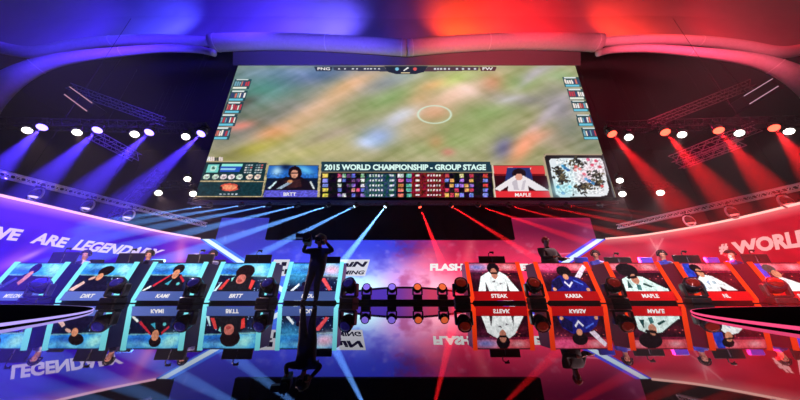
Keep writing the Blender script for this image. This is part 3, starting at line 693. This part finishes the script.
BO = [
 ('L', 43.5, 'MYLON', 'leftmost blue-lit player booth with a dark-haired leaning figure on its front', dict(seed=1, shapes=[
   ('p',[(.3,0),(.55,.55),(.8,.7),(1.1,.45),(1.5,.1),(1.5,0)],(30,18,44)),('e',.86,.8,.2,.2,-25,HR),('p',[(.6,.3),(.8,.7),(.9,.5),(.75,.2)],(200,120,90)),('e',.8,.55,.1,.17,-20,SK),('p',[(0,.12),(.4,.5),(.5,.42),(.1,.02)],(60,60,120))])),
 ('L', 112.5, 'DIRT', 'blue-lit player booth with a low-leaning figure on its front, second from the left', dict(seed=2, shapes=[
   ('p',[(.2,0),(.5,.4),(.8,.55),(1.2,.4),(1.5,0)],(20,16,52)),('e',.95,.72,.28,.18,10,HR),('e',.85,.5,.12,.13,0,SK),('p',[(0,.05),(.35,.35),(.45,.28),(.2,0)],(235,190,180)),('e',.6,.45,.12,.05,20,(220,170,160))])),
 ('L', 181.5, 'KAMI', 'blue-lit player booth showing a figure in a black shirt with red piping', dict(seed=3, shapes=[
   ('p',[(.3,0),(.55,.4),(.8,.6),(1.2,.6),(1.45,.35),(1.5,0)],(16,12,28)),('p',[(.3,.2),(.8,.6),(.82,.55),(.38,.15)],(190,40,60)),('p',[(1.2,.58),(1.45,.35),(1.42,.3),(1.18,.5)],(190,40,60)),('e',1.0,.78,.22,.18,0,HR),('e',.98,.6,.13,.17,0,SK),('p',[(.75,.25),(.95,.4),(.9,.2)],(60,160,190)),('p',[(0,.02),(.25,.2),(.3,.15),(.1,0)],WJ),('e',1.25,.25,.06,.05,0,(90,190,200))])),
 ('L', 249, 'BRTT', 'blue-lit player booth showing a big-haired figure bending forward', dict(seed=4, shapes=[
   ('p',[(.2,0),(.4,.4),(.7,.5),(1.3,.5),(1.5,.3),(1.5,0)],(20,20,30)),('e',.95,.68,.36,.27,0,HR),('e',.88,.42,.18,.17,0,(200,110,100)),('e',.85,.36,.1,.05,0,(160,60,60)),('p',[(.15,.05),(.35,.4),(.45,.4),(.3,.05)],(210,60,60)),('p',[(1.3,.4),(1.45,.35),(1.4,.05),(1.3,.1)],(225,60,60)),('p',[(.5,.45),(.6,.5),(.55,.3)],(140,230,230)),('p',[(0,0),(.15,.3),(.2,.3),(.1,0)],(200,230,240))])),
 ('L', 317, 'DIOUD', 'innermost blue-lit player booth beside the centre gap, behind the camera operator', dict(seed=5, shapes=[
   ('b',.3,.5,.4,.2,0,(60,160,220)),('b',1.6,.75,.3,.15,0,(240,170,210)),('p',[(.4,0),(.8,.5),(1.2,.55),(1.5,0)],(20,14,60)),('e',1.15,.75,.18,.16,0,HR),('e',1.12,.58,.1,.16,0,SK),('p',[(1.2,.45),(1.4,.45),(1.72,.05),(1.6,.02),(1.35,.3)],(235,80,90)),('p',[(.15,.02),(.42,.28),(.46,.2),(.25,0)],(225,235,250)),('e',.62,.25,.1,.07,0,(20,10,40))])),
 ('R', 491.5, 'STEAK', 'innermost red-lit player booth beside the centre gap, showing a white shirt with dark hair', dict(seed=6, shapes=[
   ('b',.3,.85,.3,.1,0,(120,130,210)),('p',[(.22,0),(.4,.5),(.6,.62),(.8,.7),(1.2,.68),(1.4,.55),(1.75,0)],WJ),('e',.95,.8,.24,.22,0,HR),('e',.95,.62,.13,.2,0,(190,120,100)),('p',[(.8,.66),(1.1,.66),(1.08,.6),(.82,.6)],(30,16,20)),('p',[(.5,0),(.55,.35),(.62,0)],(60,40,50)),('p',[(1.3,0),(1.36,.3),(1.4,0)],(70,60,66)),('p',[(.75,.3),(.95,.38),(.9,.3)],(90,80,90)),('p',[(1.05,.3),(1.2,.26),(1.1,.22)],(110,100,110))])),
 ('R', 560, 'KARSA', 'red-lit player booth with a dark blue jersey portrait, before the person in a cap', dict(seed=7, shapes=[
   ('b',.4,.85,.5,.15,0,(240,70,130)),('p',[(1.3,.5),(1.8,.95),(1.9,.85),(1.5,.45)],(245,220,240)),('p',[(.2,0),(.35,.35),(.7,.55),(1.3,.5),(1.6,.3),(1.75,0)],(24,26,120)),('p',[(.3,.3),(.7,.5),(.75,.2),(.4,0)],(16,14,60)),('e',.95,.7,.28,.2,0,HR),('e',.95,.5,.11,.1,0,SK),('p',[(.8,.3),(.95,.12),(1.15,.3),(1.1,.33),(.96,.2),(.85,.35)],(225,220,245)),('p',[(1.2,.4),(1.5,.25),(1.5,.2),(1.2,.34)],(80,110,230)),('e',.35,.06,.07,.06,0,SK),('e',1.62,.05,.07,.06,0,SK)])),
 ('R', 630.5, 'MAPLE', 'red-lit player booth showing a broad dark-haired head and white jersey with spread arms', dict(seed=8, shapes=[
   ('p',[(.1,0),(.25,.42),(.6,.55),(1.1,.5),(1.4,.3),(1.8,.08),(1.8,0)],(215,235,230)),('e',.62,.75,.42,.25,0,HR),('e',.75,.42,.15,.18,-10,(200,130,105)),('p',[(.45,.5),(.9,.55),(.85,.45),(.5,.42)],(20,12,18)),('p',[(.3,.1),(.45,.4),(.5,.1)],(20,60,60)),('p',[(.65,.05),(.7,.25),(.85,.2),(.8,.02)],(60,110,110)),('p',[(1.0,.3),(1.3,.15),(1.2,.12),(.95,.22)],(20,70,66)),('p',[(1.1,.48),(1.2,.5),(1.8,.12),(1.75,.08)],(40,14,24))])),
 ('R', 700.5, 'NL', 'red-lit player booth showing a capped player in a white jersey on a blue seat', dict(seed=9, shapes=[
   ('p',[(.0,.5),(.15,1),(.42,1),(.4,.5)],(40,60,190)),('p',[(.25,0),(.35,.4),(.6,.6),(1.0,.52),(1.35,.25),(1.6,.02),(1.2,.02),(1.0,.15),(.95,0)],WJ),('e',.55,.82,.22,.15,0,HR),('e',.62,.64,.13,.16,10,SK),('p',[(.5,.74),(.82,.7),(.8,.65),(.5,.68)],(30,14,20)),('p',[(.6,.3),(.75,.4),(.7,.2)],(150,170,200)),('e',.9,.3,.08,.06,0,(160,180,190)),('p',[(.4,.1),(.5,.3),(.45,.05)],(140,160,190))])),
 ('R', 774, 'SWORD', 'rightmost red-lit player booth, partly outside the photo, showing a head over a blue seat', dict(seed=10, shapes=[
   ('p',[(.0,.4),(.05,1),(.3,1),(.3,.4)],(40,60,200)),('p',[(.2,0),(.4,.4),(.7,.5),(1.6,.1),(1.6,0)],WJ),('e',.5,.8,.25,.16,0,(40,70,70)),('e',.62,.6,.17,.14,0,SK),('p',[(.3,.35),(.6,.2),(.55,.15),(.25,.3)],(200,150,90))])),
]
SLAN = .22; BW = 1.46
def sl(z): return -SLAN*(1-(z-.1)/1.06)
booth_roots = []
for side, px, name, label, spec in BO:
    xc = (px-400)/248.3*7.2
    t = thing('player_booth', label, 'gaming booth', (xc, 7.2, 0), 0, 'player booths in a row across the stage'); t.scale = (1, 1, .945)
    L_ = side == 'L'
    fr_m = mat('booth_navy_panel', (16,20,62), .3) if L_ else mat('booth_maroon_panel', (96,14,34), .3)
    b = NB(); q = [Vector((x, sl(z)+.012, z)) for x, z in ((-BW/2,.1),(BW/2,.1),(BW/2,1.15),(-BW/2,1.15))]
    fa = b.faces.new([b.verts.new(p) for p in q]); r = bmesh.ops.extrude_face_region(b, geom=[fa]); bmesh.ops.translate(b, vec=(0,.06,0), verts=[v for v in r['geom'] if isinstance(v, bmesh.types.BMVert)])
    obj('front_panel', b, fr_m, t)
    painted('portrait_screen', lambda u, v: np.stack([-BW/2+.05+(BW-.1)*u, -SLAN*(1-(.325+.80*v-.1)/1.06)+.0*u, .325+.80*v], 1), 110, 62, portrait(spec, side), t, 1.2, 'led_booth')
    b = NB(); q = [Vector((x, sl(z)-.02, z)) for x, z in ((-BW/2+.04,.075),(BW/2-.04,.075),(BW/2-.04,.315),(-BW/2+.04,.315))]
    fa = b.faces.new([b.verts.new(p) for p in q]); r = bmesh.ops.extrude_face_region(b, geom=[fa]); bmesh.ops.translate(b, vec=(0,.028,0), verts=[v for v in r['geom'] if isinstance(v, bmesh.types.BMVert)])
    np_ = obj('nameplate', b, mat('nameplate_steel', (60,80,130), .4, emit=(74,96,158), es=.9) if L_ else mat('nameplate_red', (150,8,12), .4, emit=(178,8,14), es=.9), t)
    wn = .088*len(name)
    text('lettering', name, lambda u, v, wn=wn: Vector(((u-.5)*wn, sl(.145+.1*v)-.03, .145+.105*v)), WHITE, np_, .15 if L_ else 0, .03)
    sm = glow('cyan_strip', (130,236,248), 1.15) if L_ else glow('orange_strip', (255,62,20), 1.1)
    for sx in (-1, 1):
        b = NB(); x = sx*BW/2
        zt, zb, wd = 1.17, .02, .052
        for (z0_, z1_) in ((zb,.12),(.12,zt)):
            q = [(x-wd, sl(z0_)-.035, z0_), (x+wd, sl(z0_)-.035, z0_), (x+wd, sl(z1_)-.035, z1_), (x-wd, sl(z1_)-.035, z1_)]
            if z0_ < .1: q[0] = (x-wd+sx*.05, sl(z0_)-.035+.08, z0_); q[1] = (x+wd+sx*.05, sl(z0_)-.035+.08, z0_)
            fa = b.faces.new([b.verts.new(p) for p in q]); r = bmesh.ops.extrude_face_region(b, geom=[fa]); bmesh.ops.translate(b, vec=(0,.05,0), verts=[v for v in r['geom'] if isinstance(v, bmesh.types.BMVert)])
        obj('light_strip', b, sm, t)
        b = NB(); q = [(x-.02, sl(.02)+.08, .02), (x-.02, .55, .02), (x-.02, .55, 1.14), (x-.02, .03, 1.14)]
        fa = b.faces.new([b.verts.new(p) for p in q]); r = bmesh.ops.extrude_face_region(b, geom=[fa]); bmesh.ops.translate(b, vec=(.04,0,0), verts=[v for v in r['geom'] if isinstance(v, bmesh.types.BMVert)])
        bmesh.ops.recalc_face_normals(b, faces=b.faces)
        obj('side_panel', b, fr_m, t)
    b = NB(); box(b, (0,.42,1.0), (BW,.62,.05), None, .01); obj('desk_top', b, BLACK, t)
    b = NB(); box(b, (0,.32,.035), (BW-.06,.92,.07)); obj('base_plinth', b, BLACK, t)
    booth_roots.append(t)

# ------------------------------------------------------------------ monitors on the booths
def monitor(px, py, d, ztop, label):
    p = U(px, py, d); t = thing('computer_monitor', label, 'monitor', (p.x, d, .97), 0, 'monitors standing on the booth desks')
    H = ztop-.97
    b = NB(); box(b, (0,0,H/2+.06), (.82,.05,H-.1), None, .012); obj('screen_back', b, PLAST, t)
    b = NB(); box(b, (0,.035,.2), (.12,.05,.3), None, .01); box(b, (0,.05,.012), (.34,.2,.024), None, .008); obj('stand', b, BLACK, t)
    b = NB(); tube(b, [(-.08,0,H+.01),(-.08,0,H+.09),(.0,0,H+.13),(.08,0,H+.08)], .014, 6); box(b, (.02,-.01,H+.13), (.13,.05,.05), None, .01); tube(b, [(0,-.06,H-.02),(.03,-.06,H-.2)], .012, 6); obj('webcam', b, BLACK, t)
    b = NB(); box(b, (0,-.028,H*.55), (.018,.01,H*.7)); obj('cable_strip', b, mat('grey_plastic', (110,100,120), .4), t)
    return t
for k, (x, yt) in enumerate([(64,252.5),(131,253.5),(200.5,254.5),(258.5,255),(327.5,257)]):
    monitor(x, 258, 7.75, U(x, yt, 7.75).z, 'black monitor seen from behind above the '+['leftmost blue booth','second blue booth from the left','middle blue booth','fourth blue booth from the left','innermost blue booth'][k])
for k, (x, yt) in enumerate([(491.5,256.5),(617,257.5),(686,255.5),(755,254.5)]):
    monitor(x, 258, 7.75, U(x, yt, 7.75).z, 'black monitor seen from behind above the '+['innermost red booth','third red booth from the centre','fourth red booth from the centre','rightmost red booth'][k])

# ------------------------------------------------------------------ moving heads on the stage floor
def floor_head(loc, s, rz, tilt, label, group, lensm, big=True):
    t = thing('moving_head_light', label, 'stage light', loc, rz, group); t.scale = (s,)*3
    b = NB(); box(b, (0,0,.08), (.42,.4,.16), None, .03); box(b, (0,-.2,.08), (.24,.01,.08)); obj('base_box', b, BLACK, t, False)
    b = NB(); box(b, (0,0,.19), (.42,.2,.06), None, .02)
    for sx in (-1,1): box(b, (sx*.21,0,.36), (.07,.2,.36), None, .03); 
    obj('yoke', b, PLAST, t)
    b = NB(); M_ = Matrix.Translation((0,0,.46)) @ Matrix.Rotation(tilt, 4, 'X')
    lathe(b, [(.05,-.2),(.13,-.17),(.18,-.08),(.2,.03),(.195,.12),(.19,.18),(.17,.2),(.155,.18)], 20, M_); h = obj('lamp_head', b, mat('glossy_black_shell', (34,30,40), .18), t, True)
    b = NB(); lathe(b, [(.15,.18),(.12,.215),(.05,.235),(.005,.238)], 18, M_); obj('lens', b, lensm, h, True)
    return t
LENSB = mat('dark_lens_blue', (30,30,90), .05, emit=(60,50,170), es=.18); LENSR = mat('dark_lens_red', (80,20,16), .05, emit=(180,40,24), es=.2)
LENSS = glow('small_lens_violet', (150,120,255), .9, False); LENST = glow('small_lens_orange', (255,110,60), .9, False)
for k, x in enumerate([40,118,195,269,350]):
    p = U(x, 290, 6.4); floor_head((p.x, 6.4, 0), .86, .3-.15*k, .95, 'large moving head light on the floor before the '+['leftmost blue booth','second blue booth from the left','middle blue booth','fourth blue booth from the left','centre gap, left side'][k], 'large moving heads in front of the booths', LENSB)
for k, x in enumerate([461,534,614,693,776]):
    p = U(x, 290, 6.4); floor_head((p.x, 6.4, 0), .86, -.1-.1*k, .95, 'large moving head light on the floor before the '+['centre gap, right side','second red booth from the centre','third red booth from the centre','fourth red booth from the centre','rightmost red booth'][k], 'large moving heads in front of the booths', LENSR)
b = NB(); x0, x1 = U(352,296,7.9).x, U(458,296,7.9).x
box(b, ((x0+x1)/2, 8.1, .05), (x1-x0, .6, .10), None, .015); tag(obj('lamp_plinth', b, BLACK), 'low black plinth in the centre gap carrying four small lights', 'plinth')
for k, x in enumerate([366.5,392,417.5,442.5]):
    p = U(x, 296, 8.0); floor_head((p.x, 8.0, .10), .66, 0, 1.1, 'small round light on the centre plinth, '+['leftmost','second from left','third from left','rightmost'][k], 'small lights on the centre plinth', LENSS if k < 2 else LENST)
# low curved riser behind the plinth
b = NB(); prev = None
for k in range(21):
    x = 346+(466-346)*k/20; e = 1-((x-405)/60)**2; p = U(x, 293-5.5*max(e,0), 12.)
    vs = [b.verts.new(q) for q in ((p.x,12,0),(p.x,12,p.z),(p.x,12.5,p.z),(p.x,12.5,0))]
    if prev:
        for i in range(4): b.faces.new((prev[i], prev[(i+1)%4], vs[(i+1)%4], vs[i]))
    else: b.faces.new(vs)
    prev = vs
b.faces.new(prev[::-1]); t = obj('curved_riser', b, BLACK); tag(t, 'low curved riser between the centre plinth and the blue-to-pink wall', 'riser')
b = NB(); tube(b, [tuple(U(346+6*k, 293-5.5*max(1-((346+6*k-405)/60)**2,0)-.4, 11.98)) for k in range(21)], .03, 6); obj('top_trim', b, ALU, t)

def riser_pos(u, v):
    X = 346+120*u; top = 293.4-5.5*np.clip(1-((X-405)/60)**2, 0, 1)
    pt = [U(a_, c_, 11.97) for a_, c_ in zip(X, top)]
    return np.array([[p.x, 11.97, .05+(p.z-.08)*w_] for p, w_ in zip(pt, v)])
def riser_pic(u, v, P):
    p = Paint(u, v, (0,0,0)); k = np.clip((u-.35)/.35, 0, 1)[:,None]; p.c = np.array([[92,60,200]])*(1-k)+np.array([[226,70,110]])*k; return p.c
painted('front_picture', riser_pos, 60, 10, riser_pic, t, .8, 'led_riser')
# ------------------------------------------------------------------ round black platforms with glowing rims
def circ(p1, p2, p3):
    (ax, ay), (bx_, by_), (cx, cy) = p1, p2, p3; d = 2*(ax*(by_-cy)+bx_*(cy-ay)+cx*(ay-by_))
    ux = ((ax**2+ay**2)*(by_-cy)+(bx_**2+by_**2)*(cy-ay)+(cx**2+cy**2)*(ay-by_))/d
    uy = ((ax**2+ay**2)*(cx-bx_)+(bx_**2+by_**2)*(ax-cx)+(cx**2+cy**2)*(bx_-ax))/d
    return ux, uy, math.hypot(ax-ux, ay-uy)
def sector(cx, cy, R, side, name, label, rim):
    # only the arc standing on this stage is built: it runs out past the hall side
    pts = []
    for k in range(241):
        a = 2*PI*k/240; x, y = cx+R*math.cos(a), cy+R*math.sin(a)
        if (x*side > .5) and -2.9 < y < 6.2 and abs(x) < 9.8: pts.append((x, y))
    pts.sort(key=lambda p: p[0]*side+p[1]*.9)
    t = thing(name, label, 'platform', (0,0,0))
    b = NB(); poly = pts+[(side*10, pts[-1][1]), (side*10, pts[0][1])]
    vs = [b.verts.new((x, y, .0)) for x, y in poly]; fa = b.faces.new(vs)
    r = bmesh.ops.extrude_face_region(b, geom=[fa]); bmesh.ops.translate(b, vec=(0,0,.014), verts=[v for v in r['geom'] if isinstance(v, bmesh.types.BMVert)])
    bmesh.ops.recalc_face_normals(b, faces=b.faces); obj('platform_top', b, mat('platform_black', (3,2,6), .9, ior=1.01), t)
    b = NB(); tube(b, [(x, y, .010) for x, y in pts], .0055, 6); obj('rim_light', b, rim, t)
c = circ((-1.22,.83),(-2.10,1.80),(-7.15,4.6)); print('ringL', c)
sector(*c, -1, 'round_platform', 'flat black platform with a glowing violet rim on the left floor', glow('rim_violet', (185,165,255), 1.1, False))
c = circ((1.07,.735),(1.63,1.47),(4.41,3.02)); print('ringR', c)
sector(*c, 1, 'round_platform', 'flat black platform with a glowing pink rim on the right floor', glow('rim_pink', (255,80,130), 1.1, False))

# ------------------------------------------------------------------ people
def body(name, joints, edges, radii, paint_fn, mats, parent, sub=2, root=0):
    me = bpy.data.meshes.new(name); me.from_pydata([tuple(j) for j in joints], edges, [])
    o = bpy.data.objects.new(name, me); C.objects.link(o)
    mdf = o.modifiers.new('s', 'SKIN'); mdf.use_smooth_shade = True
    for i, r in enumerate(radii):
        me.skin_vertices[0].data[i].radius = (r if isinstance(r, tuple) else (r, r)); me.skin_vertices[0].data[i].use_root = i == root
    sb = o.modifiers.new('u', 'SUBSURF'); sb.levels = sub; sb.render_levels = sub
    dg = bpy.context.evaluated_depsgraph_get(); m2 = bpy.data.meshes.new_from_object(o.evaluated_get(dg))
    C.objects.unlink(o); bpy.data.objects.remove(o); m2.name = name
    m2.materials.clear()
    for m_ in mats: m2.materials.append(m_)
    for p in m2.polygons: p.material_index = paint_fn(p.center); p.use_smooth = True
    return link(name, m2, None, parent)
SKIN = mat('skin', (196,140,112), .5); HAIR = mat('dark_hair', (26,18,18), .5); DCLOTH = mat('black_clothing', (20,20,30), .8); JEANS = mat('dark_trousers', (24,26,44), .8)
WSH = mat('white_jersey', (215,215,225), .7); BSH = mat('blue_jersey', (50,60,170), .7); DSH = mat('navy_jersey', (40,34,70), .7)
def hand(j, e, r, wrist, dirv, up, base_i, s=1.):
    """palm and five fingers as chains rooted at the wrist joint"""
    dirv = Vector(dirv).normalized(); side = dirv.cross(Vector(up)).normalized(); upv = side.cross(dirv)
    w_ = Vector(wrist); pi = len(j); j.append(w_+dirv*.055*s); r.append((.030*s, .02*s)); e.append((base_i, pi))
    for k, (o_, ln) in enumerate(((-.027,.07),(-.009,.082),(.009,.078),(.027,.062))):
        a = len(j); j.append(w_+dirv*.1*s+side*o_*s); r.append(.0095*s); e.append((pi, a))
        j.append(w_+dirv*(.1+ln*.55)*s+side*o_*s*1.1-upv*.012*s); r.append(.009*s); e.append((a, a+1))
        j.append(w_+dirv*(.1+ln*.85)*s+side*o_*s*1.1-upv*.035*s); r.append(.0075*s); e.append((a+1, a+2))
    a = len(j); j.append(w_+dirv*.05*s-side*.04*s); r.append(.011*s); e.append((pi, a)); j.append(w_+dirv*.085*s-side*.055*s-upv*.01*s); r.append(.009*s); e.append((a, a+1))
def head_parts(parent_body, hc, face, s=1., hat=None, hairm=HAIR, headset=True, bushy=False):
    """hair/cap, ears, eyes and headset on a head centred at hc facing 'face'"""
    q = Vector(face).to_track_quat('-Y', 'Z').to_matrix().to_4x4(); M_ = Matrix.Translation(hc) @ q @ Matrix.Scale(s, 4)
    b = NB(); bmesh.ops.create_uvsphere(b, u_segments=18, v_segments=12, radius=1)
    for v in b.verts:
        if bushy: v.co = v.co*(1.75+.25*math.sin(v.co.x*19+v.co.z*13)*math.cos(v.co.y*17))
        v.co = Vector((v.co.x*.098, v.co.y*.112+.012, v.co.z*.118+.022))
        if v.co.y < -.045 and v.co.z < .07: v.co.y = -.045+(v.co.y+.045)*.1
        if v.co.z < -.05: v.co.z = -.05+(v.co.z+.05)*.3
    bmesh.ops.transform(b, matrix=M_, verts=b.verts); obj('cap' if hat else 'hair', b, hat or hairm, parent_body, True)
    if hat:
        b = NB(); box(b, (0,-.135,.06), (.15,.11,.014), None, .005); bmesh.ops.transform(b, matrix=M_, verts=b.verts); obj('cap_brim', b, hat, parent_body)
    b = NB()
    for sx in (-1,1):
        r_ = bmesh.ops.create_uvsphere(b, u_segments=8, v_segments=6, radius=.0125); bmesh.ops.translate(b, vec=(sx*.034,-.088,.0), verts=r_['verts'])
    bmesh.ops.transform(b, matrix=M_, verts=b.verts); obj('eyes', b, mat('eye_dark', (30,20,20), .1), parent_body, True)
    if headset:
        b = NB(); tube(b, [(.118*math.cos(a), .01, .03+.125*math.sin(a)) for a in [PI*k/10 for k in range(11)]], .014, 6)
        for sx in (-1,1): lathe(b, [(.035,-.015),(.042,0),(.035,.02)], 12, Matrix.Translation((sx*.112,.0,.0)) @ Matrix.Rotation(sx*PI/2, 4, 'Y'))
        tube(b, [(-.115,-.01,-.02),(-.09,-.09,-.06),(-.03,-.12,-.065)], .006, 5)
        bmesh.ops.transform(b, matrix=M_, verts=b.verts); obj('headset', b, PLAST, parent_body)
def head_chain(j, e, r, neck_i, neck, face, s=1.):
    f = Vector(face).normalized(); n = Vector(neck)
    a = len(j); j.append(n+Vector((0,0,.07))*s); r.append(.055*s); e.append((neck_i, a))
    j.append(n+f*.02*s+Vector((0,0,.14))*s); r.append((.078*s,.085*s)); e.append((a, a+1))
    j.append(n+f*.01*s+Vector((0,0,.22))*s); r.append((.088*s,.095*s)); e.append((a+1, a+2))
    j.append(n+Vector((0,0,.28))*s); r.append(.06*s); e.append((a+2, a+3))
    j.append(n+f*.118*s+Vector((0,0,.165))*s); r.append(.014*s); e.append((a+1, a+4))
    return n+f*.01*s+Vector((0,0,.2))*s
def seated(px, label, shirt, yaw, lean=(0,0), zhip=.755, Y=8.22):
    x = U(px, 258, Y).x; t = thing('person', label, 'person', (x, Y, 0), 0, 'players sitting behind the booths')
    j, e, r = [], [], []; face = Vector((math.sin(yaw), -math.cos(yaw), -.15)).normalized()
    lx, ly = lean
    def A(p, rad, link_=None):
        j.append(Vector(p)); r.append(rad)
        if link_ is not None: e.append((link_, len(j)-1))
        return len(j)-1
    z0 = zhip; hip = A((0,.1,z0), (.16,.13)); bel = A((lx*.3,.08+ly*.3,z0+.2), (.15,.115), hip); ch = A((lx*.7,.05+ly*.7,z0+.4), (.17,.12), bel); nk = A((lx,.03+ly,z0+.54), .06, ch)
    for sx in (-1,1):
        sh = A((lx*.8+sx*.19,.04+ly*.8,z0+.47), .068, ch); el = A((lx*.6+sx*.27,-.12,z0+.27), .045, sh); wr = A((sx*.16,-.34,z0+.4 if z0+.4 > 1.07 else 1.07), .03, el)
        hand(j, e, r, j[wr], (-sx*.3,-1,-.05), (0,0,1), wr)
        th = A((sx*.1,-.02,z0-.02), .095, hip); kn = A((sx*.13,-.28,z0-.05), .07, th); an = A((sx*.13,-.22,.10), .045, kn); A((sx*.13,-.36,.05), .04, an)
    hc = head_chain(j, e, r, nk, j[nk], face)
    wz = z0+.02; nz = j[nk].z+.02
    def pf(c):
        if c.z > nz: return 0
        if c.y < -.27 and c.z > z0+.2: return 0
        return 1 if c.z > wz else 2
    bd = body('body', j, e, r, pf, [SKIN, shirt, JEANS], t); head_parts(bd, hc, face)
    # chair
    sh_ = (-.26 if px > 400 else 0); c = thing('gaming_chair', label.replace('player', 'chair of the player') if False else ('blue' if px > 400 else 'dark')+' chair of the '+label.split(',')[0], 'chair', (x+sh_*.5, Y+.12, 0), 0, 'chairs behind the booths')
    b = NB(); box(b, (0,0,zhip-.2), (.5,.5,.09), None, .03); obj('seat', b, DCLOTH, c)
    b = NB(); box(b, (sh_*.5,.27,zhip+.28), (.46,.09,.86 if px > 400 else .7), None, .03); obj('backrest', b, mat('blue_chair_leather', (50,70,210), .4) if px > 400 else DCLOTH, c)
    b = NB(); tube(b, [(0,0,.1),(0,0,zhip-.24)], .03, 8)
    for k in range(5): a = 2*PI*k/5; tube(b, [(0,0,.1),(.27*math.cos(a),.27*math.sin(a),.05)], .02, 6)
    obj('pedestal', b, BLACK, c)
for px, lab, sh, yaw, ln in [(84,'player with brown hair behind the leftmost blue booth, right of its monitor',WSH,.5,(-.02,0)),(147.5,'player seen behind the second blue booth from the left',DSH,.4,(0,0)),(211,'player in a light shirt behind the middle blue booth',WSH,.3,(.02,0)),
        (597,'player in blue behind the second red booth from the centre',BSH,-.6,(0,0)),(664,'player in blue behind the third red booth from the centre',BSH,-.6,(0,0)),(733,'player in blue behind the fourth red booth from the centre',BSH,-.6,(0,0))]:
    seated(px, lab, sh, yaw, ln)

def standing(name_label, loc, rz, H, pose, mats, hat=None, hairm=HAIR, headset=False, bushy=False):
    s = H/1.78; t = thing('person', name_label, 'person', loc, rz)
    j, e, r = [], [], []
    def A(p, rad, link_=None):
        j.append(Vector(p)*s); r.append((rad[0]*s, rad[1]*s) if isinstance(rad, tuple) else rad*s)
        if link_ is not None: e.append((link_, len(j)-1))
        return len(j)-1
    hip = A((0,0,.93), (.23,.17)); bel = A((0,0,1.1), (.22,.17), hip); ch = A((0,-.01,1.3), (.27,.18), bel); nk = A((0,0,1.46), .065, ch)
    for sx in (-1,1):
        P_ = pose[sx]; sh = A((sx*.2,0,1.38), .1, ch); el = A(P_[0], .068, sh); wr = A(P_[1], .042, el)
        hand(j, e, r, j[wr], P_[2], (0,0,1), wr, s)
        th = A((sx*.11,0,.84), .14, hip); kn = A(P_[3], .095, th); an = A(P_[4], .065, kn); A((P_[4][0]+sx*.02,P_[4][1]-.14,.04), .04, an)
    hc = head_chain(j, e, r, nk, j[nk], pose['face'], s)
    def pf(c):
        if c.z > 1.49*s and abs(c.x) < .13*s: return 0
        for sx in (-1,1):
            w_ = Vector(pose[sx][1])*s
            if (c-w_).length < .02*s or (c-w_).dot(Vector(pose[sx][2])) > 0 and (c-w_).length < .22*s: return 0
        return 1 if c.z > .95*s else (2 if c.z > .09*s else 3)
    bd = body('body', j, e, r, pf, mats, t); head_parts(bd, hc, pose['face'], s, hat, hairm, headset, bushy); return t
p = U(313, 300, 6.75)
standing('camera operator in dark clothes before the innermost blue booth, arms raised to a camera', (p.x, 6.75, 0), 0, 1.72,
    {-1: [(-.42,-.10,1.36), (-.30,-.26,1.54), (.3,-1,.2), (-.16,-.06,.5), (-.24,.02,.09)], 1: [(.42,-.08,1.38), (.24,-.22,1.58), (-.3,-.8,.4), (.08,-.08,.5), (.06,.05,.09)], 'face': Vector((-.3,-1,0))},
    [SKIN, mat('navy_jacket', (22,26,70), .8), JEANS, DCLOTH], bushy=True)
t = thing('video_camera', 'black shoulder video camera held by the operator before the innermost blue booth', 'camera', (p.x-.27, 6.5, 1.60), .25); t.scale = (1.35,)*3
b = NB(); box(b, (0,0,0), (.15,.36,.17), None, .02); box(b, (0,.22,-.03), (.11,.12,.12), None, .015); obj('camera_body', b, BLACK, t)
b = NB(); lathe(b, [(.05,0),(.06,.1),(.07,.16),(.06,.16)], 16, Matrix.Translation((0,-.17,0)) @ Matrix.Rotation(PI/2, 4, 'X')); obj('lens', b, PLAST, t, True)
b = NB(); tube(b, [(0,-.12,.09),(0,-.12,.14),(0,.12,.14),(0,.12,.09)], .012, 6); obj('handle', b, BLACK, t)
b = NB(); box(b, (-.16,-.02,.06), (.14,.12,.09), None, .012); obj('viewfinder', b, PLAST, t)
p = U(547, 262, 7.95)
standing('standing person in a red cap and black shirt behind the second red booth', (p.x+.12, 7.98, 0), .25, 2.02,
    {-1: [(-.30,-.1,1.15), (-.18,-.32,1.15), (.4,-1,0), (-.1,-.03,.5), (-.12,.02,.09)], 1: [(.32,-.08,1.14), (.2,-.33,1.12), (-.4,-1,0), (.1,-.03,.5), (.12,.02,.09)], 'face': Vector((-.45,-1,-.3))},
    [SKIN, DCLOTH, JEANS, DCLOTH], hat=mat('red_cap', (150,30,40), .7))
